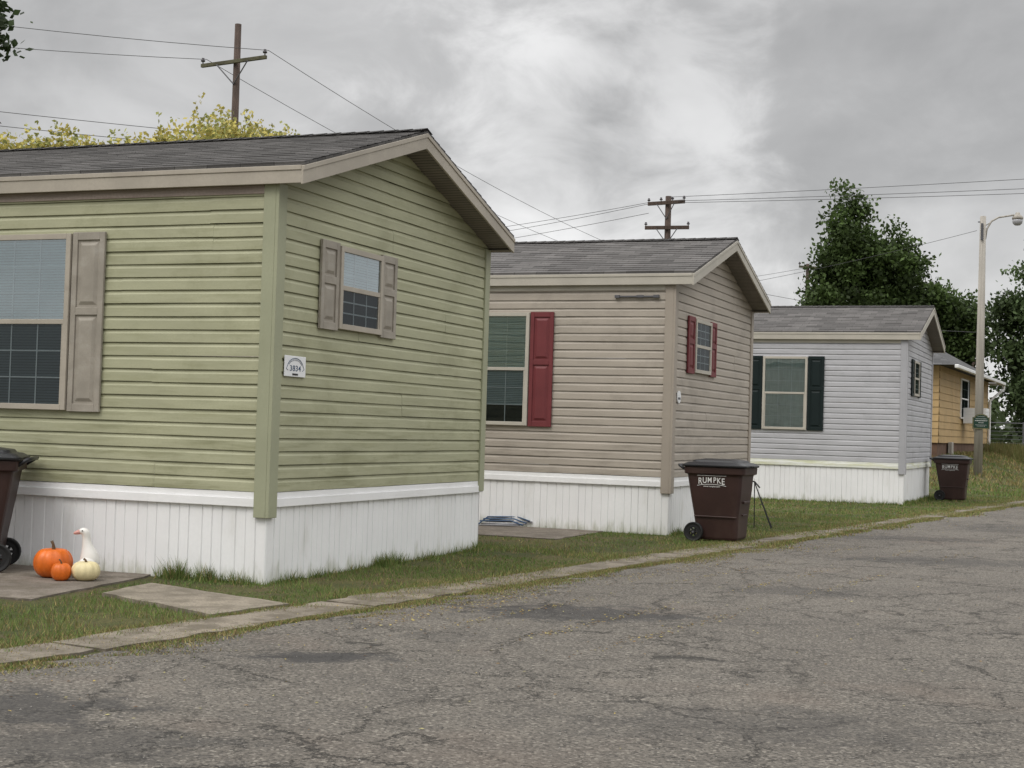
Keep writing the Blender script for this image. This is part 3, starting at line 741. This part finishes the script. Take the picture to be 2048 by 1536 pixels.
upole((16.6,85,0),11.2,.12,.10,[(11.0,.6,.2,(-1,))],'distant wooden utility pole with short arm',False)
upole((29.5,96,0),10.2,.15,.12,[(8.6,.7,.2,(-1,1))],'distant thin wooden utility pole',False)
def wire(a,b,sag,r=.016,label='thin dark overhead power cable'):
    a=Vector(a);b=Vector(b);n=20
    pts=[a.lerp(b,i/n)-Vector((0,0,sag*4*(i/n)*(1-i/n))) for i in range(n+1)]
    m=MB(); m.tube(pts,r*.66,5); o=mk('power_line',m,M['wire']); tag(o,label,'power line','overhead power lines')
A=(-8.37,49.2,13.60);B=(-10.72,50.7,13.60)
wire(A,(12.45,98,11.55),.9); wire(B,(10.35,98.9,11.55),.9)
wire(A,(-39.5,36.2,14.6),.7); wire(B,(-41,38.5,13.9),.7)
for zz,oo in ((10.85,11.6),(10.4,11.15),(9.9,10.6)): wire((-9.6,49.8,zz),(-40,37,oo),.25,.016)
for k_,(oz,pz) in enumerate(((12.5,13.4),(12.3,12.75),(12.2,12.5))):
    wire((7.07+.3*k_,69.6-.2*k_,oz-.15),(49,49.4+1.2*k_,pz),.25,.018)
wire((6.4,70.5,12.25),(-18,100,12.5),.4,.018); wire((6.2,70.5,11.7),(-18,100,11.4),.4,.018); wire((6.6,70.2,12.2),(-18,99,11.9),.5,.018)
wire((16.6,85,11.0),(2.0,80,8.6),.3,.015); wire((13.55,44.0,7.6),(2,60,6.2),.3,.010)
wire((29.5,96,8.7),(13,80,9.0),.1,.018); wire((13.6,44,4.6),(4,42,4.75),.04,.012)

# street lamp
LX,LY=13.72,44.0; LZ=float(terr(LX,LY))
E=empty('street_lamp',(LX,LY,LZ),0,'tall pale weathered street lamp with curved arm over grass','street lamp')
m=MB(); m.tube([(0,0,-.2),(0.0,0,3.5),(.0,0,7.62)],[.13,.115,.085],14); mk('pole',m,M['lamppole'],E,smooth=True)
m=MB(); m.tube([(.08,0,6.95),(.12,0,7.25),(.25,0,7.48),(.45,0,7.60),(.90,-.05,7.68)],.026,8); m.tube([(.08,0,7.35),(.30,0,7.50)],.015,6); mk('arm',m,M['lamppole'],E,smooth=True)
m=MB(); c=Vector((1.0,-.05,7.60)); m.loft([[(c.x+r_*math.cos(t),c.y+r_*math.sin(t),c.z+z) for t in np.linspace(0,2*math.pi,16,endpoint=False)] for r_,z in ((.15,-.05),(.16,0),(.12,.06),(.07,.09),(.065,.15),(.02,.16))]); mk('lamp_head',m,M['lamppole'],E,smooth=True)
m=MB(); m.loft([[(c.x+r_*math.cos(t),c.y+r_*math.sin(t),c.z+z) for t in np.linspace(0,2*math.pi,16,endpoint=False)] for r_,z in ((.14,-.052),(.15,-.10),(.13,-.17),(.08,-.22),(.02,-.23))]); mk('lens',m,pmat('frosted_lens',(.40,.40,.42),.2,.05,5,40,0),E,smooth=True)
m=MB(); m.box(-.09,-.02,-.13,-.085,6.9,7.4); m.tube([(-.15,0,7.45),(.0,0,7.45)],.02,6); mk('bracket',m,M['steel'],E,bevel=.01)
E=empty('property_sign',(LX+.02,LY-.14,LZ),math.radians(-14),'dark green arched sign with pale lettering on lamp pole','sign')
out=[(-.24,1.36),(.24,1.36),(.24,1.70),(.19,1.70),(.17,1.745),(.08,1.79),(0,1.80),(-.08,1.79),(-.17,1.745),(-.19,1.70),(-.24,1.70)]
m=MB(); m.prism(out,lambda a,b,d:(a,d,b),-.03,0); mk('board',m,M['signgreen'],E)
m=MB(); q=[(a*.93,-.033,1.56+(b-1.56)*.92) for a,b in out]; m.tube(q+[q[0]],.004,5); mk('border',m,M['gold'],E)
m=MB()
for (z,w,t) in ((1.72,.10,.007),(1.655,.15,.010),(1.60,.17,.018),(1.54,.07,.014),(1.475,.16,.007),(1.44,.12,.007)):
    x=-w
    while x<w:
        l=random.uniform(.012,.03); m.box(x,min(x+l,w),-.034,-.030,z-t/2,z+t/2); x+=l+.010
mk('lettering',m,M['letter'],E)
m=MB(); m.tube([(-.2,-.01,1.36),(-.2,-.01,1.30)],.01,6);m.box(-.02,.02,.0,.04,1.4,1.75); mk('bracket',m,M['steel'],E)
E=empty('fence',(22,62,.95),math.radians(66-90+20),'low dark wire fence behind dry grass','fence')
for i in range(10):
    m=MB(); m.tube([(-6+i*2.6,0,-.3),(-6+i*2.6,0,1.3)],.035,6); mk('post',m,M['steel'],E)
m=MB(); m.tube([(-6,0,1.25),(17.4,0,1.25)],.022,6)
for i in range(7): m.tube([(-6,0,.1+.16*i),(17.4,0,.1+.16*i)],.008,4)
mk('wire_mesh',m,M['steel'],E)

# ------------------------------------------------------------------ trees
def leaves(centers,per,sig,size,base,var,rng,dark=.5,zr=None,yellow=None):
    n=len(centers); C=np.repeat(centers,per,axis=0)+rng.normal(0,sig,(n*per,3))*np.array([1,1,.75])
    N=len(C); s=size*rng.uniform(.6,1.3,(N,1))
    a=rng.normal(size=(N,3)); a/=np.linalg.norm(a,axis=1,keepdims=True)
    b=rng.normal(size=(N,3)); b-=a*(a*b).sum(1,keepdims=True); b/=np.linalg.norm(b,axis=1,keepdims=True)
    V=np.stack([C-a*s*.5,C+b*s*.32,C+a*s*.5,C-b*s*.32],axis=1).reshape(-1,3)
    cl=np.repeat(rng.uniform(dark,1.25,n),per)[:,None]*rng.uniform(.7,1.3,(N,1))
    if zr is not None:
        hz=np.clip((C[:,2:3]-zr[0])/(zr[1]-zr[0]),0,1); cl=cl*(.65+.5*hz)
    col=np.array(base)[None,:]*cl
    if yellow is not None:
        mk_=np.repeat(rng.uniform(0,1,n)<yellow[1],per)&(rng.uniform(0,1,N)<.8)
        col[mk_]=np.array(yellow[0])*cl[mk_]
    return V,col
def tree(loc,lobes,ncl,per,sig,size,base,label,seed,trunk=(.25,.08),shell=.55,dark=.45,yellow=None,nb=60,sprigs=0):
    rng=np.random.default_rng(seed); E=empty('tree',loc,0,label,'tree','trees around the homes')
    vol=np.array([l[3]*l[4]*l[5] for l in lobes])**.75; vol/=vol.sum(); cs=[]
    for i in range(ncl):
        l=lobes[rng.choice(len(lobes),p=vol)]; d=rng.normal(size=3); d/=np.linalg.norm(d)
        r=rng.uniform(shell,1.0)**.8*rng.uniform(.75,1.10)
        cs.append([l[0]+d[0]*l[3]*r,l[1]+d[1]*l[4]*r,l[2]+d[2]*l[5]*r])
    cs=np.array(cs); zr=(cs[:,2].min(),cs[:,2].max())
    V,c=leaves(cs,per,sig,size,base,.3,rng,dark,zr,yellow)
    if sprigs:
        # upright twigs of leaves that break up the outline
        tops=cs[np.argsort(-cs[:,2])[:len(cs)//2]]; sp=[]
        for i in range(sprigs):
            t0=tops[rng.integers(0,len(tops))]; L_=rng.uniform(.3,.70); dx,dy=rng.normal(0,.18,2)
            for q in range(5): sp.append(t0+np.array([dx*q/4,dy*q/4,L_*q/4]))
        V2,c2=leaves(np.array(sp),5,.045,size*.95,base,.3,rng,dark,zr,yellow); V=np.concatenate([V,V2]); c=np.concatenate([c,c2])
    ob=fast('crown',V,4,c,M['leaf'],E)
    m=MB(); cx=np.mean([l[0] for l in lobes]); 
    hgt=zr[0]+(zr[1]-zr[0])*.75
    tp=[(0,0,-.3),(.05,0,hgt*.3),(cx*.4,0,hgt*.6),(cx*.8,.1,hgt)]
    m.tube(tp,[trunk[0],trunk[0]*.8,trunk[0]*.5,trunk[1]*.5],10)
    idx=rng.choice(len(cs),min(nb,len(cs)),replace=False)
    for i in idx:
        t=rng.uniform(.25,.9); k0=Vector((cx*.5*t,0,hgt*t*.95)); e_=Vector(cs[i]); 
        if e_.z<k0.z: k0.z=max(hgt*.2,e_.z*.8)
        mid=k0.lerp(e_,.5)+Vector((0,0,.25)); m.tube([tuple(k0),tuple(mid),tuple(e_)],[trunk[1],trunk[1]*.5,trunk[1]*.12],5)
    mk('trunk',m,M['bark'],E,smooth=True); return E
GR=(.074,.115,.034)
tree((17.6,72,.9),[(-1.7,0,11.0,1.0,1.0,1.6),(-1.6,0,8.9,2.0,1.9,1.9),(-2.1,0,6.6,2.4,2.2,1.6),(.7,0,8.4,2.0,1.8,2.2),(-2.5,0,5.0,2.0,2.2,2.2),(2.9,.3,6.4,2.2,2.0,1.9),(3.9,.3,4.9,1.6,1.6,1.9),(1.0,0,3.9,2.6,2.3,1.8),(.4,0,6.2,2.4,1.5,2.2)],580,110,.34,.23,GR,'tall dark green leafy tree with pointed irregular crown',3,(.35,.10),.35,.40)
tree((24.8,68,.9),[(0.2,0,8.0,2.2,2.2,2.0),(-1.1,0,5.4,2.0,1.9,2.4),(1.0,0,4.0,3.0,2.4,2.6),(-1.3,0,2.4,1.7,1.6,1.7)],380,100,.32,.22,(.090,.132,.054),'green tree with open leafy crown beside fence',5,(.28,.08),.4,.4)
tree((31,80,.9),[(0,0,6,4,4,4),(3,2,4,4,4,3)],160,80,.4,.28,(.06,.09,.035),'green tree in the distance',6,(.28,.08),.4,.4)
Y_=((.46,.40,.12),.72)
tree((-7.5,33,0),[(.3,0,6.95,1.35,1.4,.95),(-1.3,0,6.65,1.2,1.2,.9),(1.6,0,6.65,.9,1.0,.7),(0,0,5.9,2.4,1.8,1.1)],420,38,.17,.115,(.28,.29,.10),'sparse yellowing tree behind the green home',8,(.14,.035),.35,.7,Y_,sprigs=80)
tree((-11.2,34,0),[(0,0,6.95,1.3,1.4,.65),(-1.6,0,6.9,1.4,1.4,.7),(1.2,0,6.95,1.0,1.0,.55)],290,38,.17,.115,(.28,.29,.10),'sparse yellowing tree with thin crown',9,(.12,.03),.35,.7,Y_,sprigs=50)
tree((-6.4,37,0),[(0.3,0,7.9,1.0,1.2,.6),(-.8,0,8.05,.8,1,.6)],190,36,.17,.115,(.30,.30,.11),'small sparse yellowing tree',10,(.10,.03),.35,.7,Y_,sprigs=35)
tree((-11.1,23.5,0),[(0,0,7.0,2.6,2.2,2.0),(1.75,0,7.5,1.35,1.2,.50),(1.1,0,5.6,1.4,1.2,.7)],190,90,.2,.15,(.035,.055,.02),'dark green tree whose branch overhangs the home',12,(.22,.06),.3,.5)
rng=np.random.default_rng(5); cs=[]
for i in range(420):
    a=rng.uniform(-.8,1.0); d=rng.uniform(150,210); cs.append([d*math.sin(a),d*math.cos(a),rng.uniform(.5,5.0)])
V,c=leaves(np.array(cs),60,1.6,1.3,(.05,.07,.03),.3,rng,.5,(0,6))
o=fast('woods',V,4,c,M['leaf']); o['kind']='stuff'

# ------------------------------------------------------------------ grass, weeds, litter
def inhouse(x,y,mg=.0):
    r_=np.zeros(len(x),bool)
    for h in HS:
        lx,ly=w2loc(h,x,y); r_|=(lx>-mg)&(lx<h['W']+mg)&(ly>-mg)&(ly<h['L'])
    return r_
def inpad(x,y,mg=-.03):
    lx,ly=w2loc(HS[0],x,y); wob=.06*np.sin(lx*5.1)+.05*np.sin(ly*4.3+1)+.03*np.sin(ly*11)
    a=(lx<0)&(lx>-2.0-mg+wob)&(ly>.95+(-lx*-.12)-mg+wob)&(ly<11)
    lx2,ly2=w2loc(HS[1],x,y); b=(lx2<0)&(lx2>-1.9-mg+wob)&(ly2>.9-mg+wob)&(ly2<11)
    P=[(-3.08,11.50),(-2.02,10.42),(-1.62,11.18),(-2.90,12.30)]; c=np.ones(len(x),bool)
    for i in range(4):
        (x0,y0),(x1,y1)=P[i],P[(i+1)%4]; c&=((x1-x0)*(y-y0)-(y1-y0)*(x-x0))>.06+wob*.6
    return a|b|c
def pn(x,y,f,s): return np.sin(x*f+s)*np.cos(y*f*1.3+s*2)+.6*np.sin((x+y)*f*2.1+s*3)+.4*np.sin((x-1.7*y)*f*3.7+s)
G1=np.array([.112,.188,.046]); G2=np.array([.19,.235,.070]); GY=np.array([.38,.31,.135]); GB=np.array([.20,.14,.075])
def blades(name,x,y,h,w,col,rng,lean=.5,zoff=0):
    n=len(x); z=terr(x,y)+zoff; th=rng.uniform(0,2*math.pi,n); dx=np.cos(th)*w; dy=np.sin(th)*w
    la=rng.uniform(0,2*math.pi,n); l=h*lean*rng.uniform(.2,1,n)
    V=np.stack([np.stack([x-dx,y-dy,z],1),np.stack([x+dx,y+dy,z],1),np.stack([x+np.cos(la)*l,y+np.sin(la)*l,z+h],1)],1).reshape(-1,3)
    o=fast(name,V,3,col,M['blade']); o['kind']='stuff'; return o
def lawn(name,n,s0,s1,p0,p1,h0,h1,w,seed,zoff=0):
    rng=np.random.default_rng(seed); s=rng.uniform(s0,s1,n); p=rng.uniform(p0,p1,n)
    x=EDGE0[0]+RD[0]*s+RN[0]*p; y=EDGE0[1]+RD[1]*s+RN[1]*p
    edge=.54+.08*np.sin(s*2.3)+.06*np.sin(s*6.1+1)
    keep=~inhouse(x,y,-.02)&~inpad(x,y)&(p>edge)
    m_=pn(x,y,2.3,1.0); keep&=(rng.uniform(0,1,n)<np.clip(.85-.65*(m_>.7)-.25*(m_>.2),.06,1))
    lx,ly=w2loc(HS[1],x,y); bare=(lx>-3.4)&(lx<-1.6)&(ly>-.8)&(ly<2.5); keep&=~(bare&(rng.uniform(0,1,n)<.7))
    keep&=(np.abs(x)/np.maximum(y,1)<.42)
    x=x[keep];y=y[keep];k_=len(x); m_=m_[keep]; q=pn(x,y,.9,4.0)
    f=np.clip(rng.normal(.42+.25*q,.28,k_),0,1)[:,None]; col=G1*(1-f)+G2*f
    yy=(rng.uniform(0,1,k_)<np.clip(.20+.18*m_+.14*q+.40*sstep((y-38)/8),.05,.8)); col[yy]=GY*rng.uniform(.5,1.1,(yy.sum(),1))
    bb=rng.uniform(0,1,k_)<.08; col[bb]=GB
    col*=rng.uniform(.65,1.25,(k_,1))
    blades(name,x,y,rng.uniform(h0,h1,k_)*(1+.35*np.clip(q,-1,1))*(1-.35*(m_[:]>.35)),w*rng.uniform(.6,1.3,k_),col,rng,.9,zoff)
lawn('lawn',110000,-3,6.5,.45,5.5,.015,.052,.0030,1)
lawn('lawn',110000,6.5,20,.45,6.5,.015,.046,.0045,2)
lawn('lawn',60000,20,34,.45,9,.02,.05,.008,3)
lawn('lawn',50000,34,62,.45,9,.05,.12,.016,4)
def seam(n,s0,s1,pc,pw,h0,h1,w,seed,thr,ycol=.5):
    rng=np.random.default_rng(seed); s=rng.uniform(s0,s1,n); p=pc+rng.normal(0,pw,n)*(1+.8*np.sin(s*1.7+pc)*np.sin(s*.61))
    x=EDGE0[0]+RD[0]*s+RN[0]*p; y=EDGE0[1]+RD[1]*s+RN[1]*p
    m_=np.sin(s*1.1+seed)+.8*np.sin(s*2.9+seed*2)+.6*np.sin(s*6.3)+.5*np.sin(s*13+p*20); keep=(m_>thr)&~inpad(x,y)
    x=x[keep];y=y[keep];k_=len(x); f=rng.uniform(0,1,(k_,1)); col=G1*(1-f)+G2*f
    yy=rng.uniform(0,1,k_)<ycol; col[yy]=GY*rng.uniform(.5,1.1,(yy.sum(),1)); bb=rng.uniform(0,1,k_)<.22; col[bb]=GB*rng.uniform(.5,1,(bb.sum(),1))
    blades('weeds',x,y,rng.uniform(h0,h1,k_),w*rng.uniform(.6,1.3,k_),col,rng,1.2,.003)
seam(44000,-2,12,.05,.085,.006,.026,.004,11,-1.5,.55)
seam(44000,12,45,.06,.10,.008,.034,.008,12,-1.1,.5)
seam(26000,-2,14,.52,.11,.012,.042,.0035,13,-1.4,.45)
seam(26000,14,45,.53,.12,.015,.045,.007,14,-1.2,.45)
seam(11000,0,14,-.18,.09,.004,.015,.004,15,.3,.75)
seam(12000,0,14,.30,.10,.004,.020,.004,16,.4,.7)
seam(12000,14,40,.30,.12,.006,.025,.007,17,.2,.6)
def tuft(h,pts,n,hm,w,seed,side):
    rng=np.random.default_rng(seed); xs_=[];ys_=[];hh=[]
    for (a,sp,k_) in pts:
        m_=int(n*k_); t=a+rng.normal(0,sp,m_); o=rng.exponential(.04,m_)+.015
        lx,ly=(t,-o) if side=='g' else (-o,t)
        al=math.radians(h['a']); xs_.append(h['P'][0]+lx*math.sin(al)-ly*math.cos(al)); ys_.append(h['P'][1]+lx*math.cos(al)+ly*math.sin(al))
        hh.append(rng.uniform(.05,1,m_)**1.8*hm*(.5+.5*np.exp(-((t-a)/(sp*1.1))**2))*k_**.5)
    x=np.concatenate(xs_);y=np.concatenate(ys_);hh=np.concatenate(hh)+.012
    k_=len(x); f=rng.uniform(0,1,(k_,1)); col=(G1*.8*(1-f)+G2*f)*rng.uniform(.6,1.2,(k_,1)); yy=rng.uniform(0,1,k_)<.15; col[yy]=GY*.8
    blades('weeds',x,y,hh,w,col,rng,.7)
tuft(HS[0],[(.35,.14,.5),(.9,.18,.35),(1.6,.2,.3),(2.10,.10,1.0),(2.4,.14,.8),(3.2,.3,.4),(4.0,.25,.5),(4.45,.12,.6)],420,.17,.004,21,'g')
tuft(HS[0],[(.25,.12,.5),(.55,.10,.8),(.85,.08,1.2)],450,.19,.0045,22,'s')
tuft(HS[1],[(.3,.2,.7),(1.2,.4,.6),(2.5,.5,.6),(3.8,.4,1.0)],400,.13,.005,23,'g')
tuft(HS[2],[(.3,.3,1),(1.2,.6,.8),(2.5,.6,.8),(3.8,.5,1)],500,.13,.009,24,'g')
tuft(HS[2],[(.3,.3,.7),(1.2,.6,.7),(2.5,.6,.5),(3.8,.5,.5)],400,.09,.009,25,'s')
rng=np.random.default_rng(31); n=16000; x=rng.uniform(17.5,26,n); y=rng.uniform(50,61,n); f=rng.uniform(0,1,(n,1))
blades('dry_grass',x,y,rng.uniform(.15,.5,n),.02,(GY*.55*(1-f)+G2*.6*f),rng,.5)
rng=np.random.default_rng(41); n=1800; s=rng.uniform(-4,34,n); p=-np.abs(rng.exponential(1.3,n))+rng.uniform(-.1,.5,n)
ns=1900; sc=rng.choice([3.4,4.2,5.0,7.5,9.0,12.5],ns)+rng.normal(0,.45,ns); pc=-rng.choice([.35,.5,.9,1.6,2.2],ns)+rng.normal(0,.045,ns)
s=np.concatenate([s,sc]);p=np.concatenate([p,pc]); n=len(s)
x=EDGE0[0]+RD[0]*s+RN[0]*p; y=EDGE0[1]+RD[1]*s+RN[1]*p; r_=rng.uniform(.004,.013,n)
th=rng.uniform(0,6.28,n); z=np.where(p>0.03,.028,.009)
V=np.stack([np.stack([x+np.cos(th+a)*r_*m_,y+np.sin(th+a)*r_*m_,z+b*rng.uniform(0,1,n)],1) for a,m_,b in ((0,1.2,.004),(1.4,.6,.006),(3.1,1.1,.001),(4.6,.6,.005))],1).reshape(-1,3)
pal=np.array([(.46,.35,.09),(.28,.17,.06),(.40,.36,.15),(.15,.09,.05)]); col=pal[rng.integers(0,4,n)]*rng.uniform(.5,1.1,(n,1))
o=fast('leaf_litter',V,4,col,M['litter']); o['kind']='stuff'
n=9000; s=rng.uniform(-5,26,n); p=-rng.uniform(0,1,n)**1.6*7+.1; x=EDGE0[0]+RD[0]*s+RN[0]*p; y=EDGE0[1]+RD[1]*s+RN[1]*p; r_=rng.uniform(.003,.008,n)
V=[]
for (a,b) in ((0,2.09),(2.09,4.19),(4.19,6.28)):
    V.append(np.stack([np.stack([x+np.cos(a)*r_,y+np.sin(a)*r_,np.full(n,.005)],1),np.stack([x+np.cos(b)*r_,y+np.sin(b)*r_,np.full(n,.005)],1),np.stack([x+.2*r_,y,.005+r_*.9],1)],1))
V=np.concatenate(V,0).reshape(-1,3); g_=np.tile(rng.uniform(.08,.33,(n,1)),(3,1))*np.array([1,.95,.87])
o=fast('gravel',V,3,g_,M['litter']); o['kind']='stuff'

# ------------------------------------------------------------------ world and sun
w=bpy.data.worlds.new("World"); scene.world=w; w.use_nodes=True; nt=w.node_tree; nt.nodes.clear()
out=nd(nt,'ShaderNodeOutputWorld'); tc=nd(nt,'ShaderNodeTexCoord'); D=tc.outputs['Generated']
SUN_EL=math.radians(52); SUN_AZ=math.radians(215)
sky=nd(nt,'ShaderNodeTexSky',sky_type='NISHITA'); sky.sun_disc=False; sky.sun_elevation=SUN_EL; sky.sun_rotation=SUN_AZ
b1=nd(nt,'ShaderNodeBackground'); lk(nt,sky.outputs[0],b1.inputs[0]); b1.inputs[1].default_value=.08
sp=nd(nt,'ShaderNodeSeparateXYZ'); lk(nt,D,sp.inputs[0])
zc=mth(nt,'MAXIMUM',sp.outputs[2],0.0)
DV=scl(nt,D,(1.0,1.0,1.9),(.35,.0,.1))
n1=noise(nt,DV,4.2,5,.5,.35); n2=noise(nt,scl(nt,D,(1,1,1.6),(5,3,0)),11.0,7,.58,.4)
elev=nd(nt,'ShaderNodeValToRGB'); lk(nt,zc,elev.inputs[0]); cr=elev.color_ramp
cr.elements[0].position=0; cr.elements[0].color=(.76,.76,.755,1); cr.elements[1].position=1; cr.elements[1].color=(1.0,1.0,1.0,1)
for pos,v in ((.06,.70),(.12,.63),(.17,.56),(.22,.51),(.28,.51),(.36,.60),(.5,.9)):
    e=cr.elements.new(pos); e.color=(v,v*.995,v*.992,1)
vis=mapr(nt,zc,.28,.7,0,1)
br=mth(nt,'ADD',1.0,mth(nt,'MULTIPLY',vis,1.10))
m1=mapr(nt,n1,.34,.66,.82,1.16); m2=mapr(nt,n2,.32,.70,.92,1.09)
dt=nd(nt,'ShaderNodeVectorMath',operation='DOT_PRODUCT'); lk(nt,D,dt.inputs[0]); bd=Vector((.05,1,.15)).normalized(); dt.inputs[1].default_value=bd
pn_=mth(nt,'ADD',dt.outputs['Value'],mth(nt,'MULTIPLY',mth(nt,'SUBTRACT',n2,.5),.06))
patch=mapr(nt,pn_,.983,1.003,0,1)
dt2=nd(nt,'ShaderNodeVectorMath',operation='DOT_PRODUCT'); lk(nt,D,dt2.inputs[0]); bd2=Vector((.24,1,.23)).normalized(); dt2.inputs[1].default_value=bd2
pdark=mapr(nt,mth(nt,'ADD',dt2.outputs['Value'],mth(nt,'MULTIPLY',mth(nt,'SUBTRACT',n1,.5),.03)),.986,1.0,0,1)
val=mth(nt,'MULTIPLY',mth(nt,'MULTIPLY',m1,m2),br)
val=mth(nt,'MULTIPLY',val,mth(nt,'ADD',1.0,mth(nt,'MULTIPLY',patch,.38)))
val=mth(nt,'MULTIPLY',val,mth(nt,'SUBTRACT',1.0,mth(nt,'MULTIPLY',pdark,.10)))
b2=nd(nt,'ShaderNodeBackground'); lk(nt,elev.outputs[0],b2.inputs[0]); lk(nt,val,b2.inputs[1])
mx=nd(nt,'ShaderNodeMixShader'); mx.inputs[0].default_value=.94; lk(nt,b1.outputs[0],mx.inputs[1]); lk(nt,b2.outputs[0],mx.inputs[2]); lk(nt,mx.outputs[0],out.inputs[0])
sd=bpy.data.lights.new('sun','SUN'); sd.energy=1.1; sd.angle=math.radians(22); sd.color=(1,.95,.88)
so=bpy.data.objects.new('sun',sd); link(so)
sdir=Vector((-math.cos(SUN_EL)*.75,-math.cos(SUN_EL)*.66,math.sin(SUN_EL))).normalized()
so.rotation_euler=sdir.to_track_quat('Z','Y').to_euler(); so.location=(0,0,30)
scene.view_settings.view_transform='Standard'; scene.view_settings.look='None'; scene.view_settings.exposure=0

# ------------------------------------------------------------------ camera
cd=bpy.data.cameras.new('camera'); cd.sensor_width=36; cd.lens=36*3000/2048; cd.clip_end=4000; cd.clip_start=.1
cam=bpy.data.objects.new('camera',cd); link(cam)
pt=math.atan(88/3000); rl=.03
F=Vector((0,math.cos(pt),math.sin(pt))); U0=Vector((0,-math.sin(pt),math.cos(pt))); R0=Vector((1,0,0))
Rv=R0*math.cos(rl)+U0*math.sin(rl); Uv=U0*math.cos(rl)-R0*math.sin(rl)
mt=Matrix((Rv,Uv,-F)).transposed().to_4x4(); mt.translation=Vector((0,0,HC)); cam.matrix_world=mt
scene.camera=cam
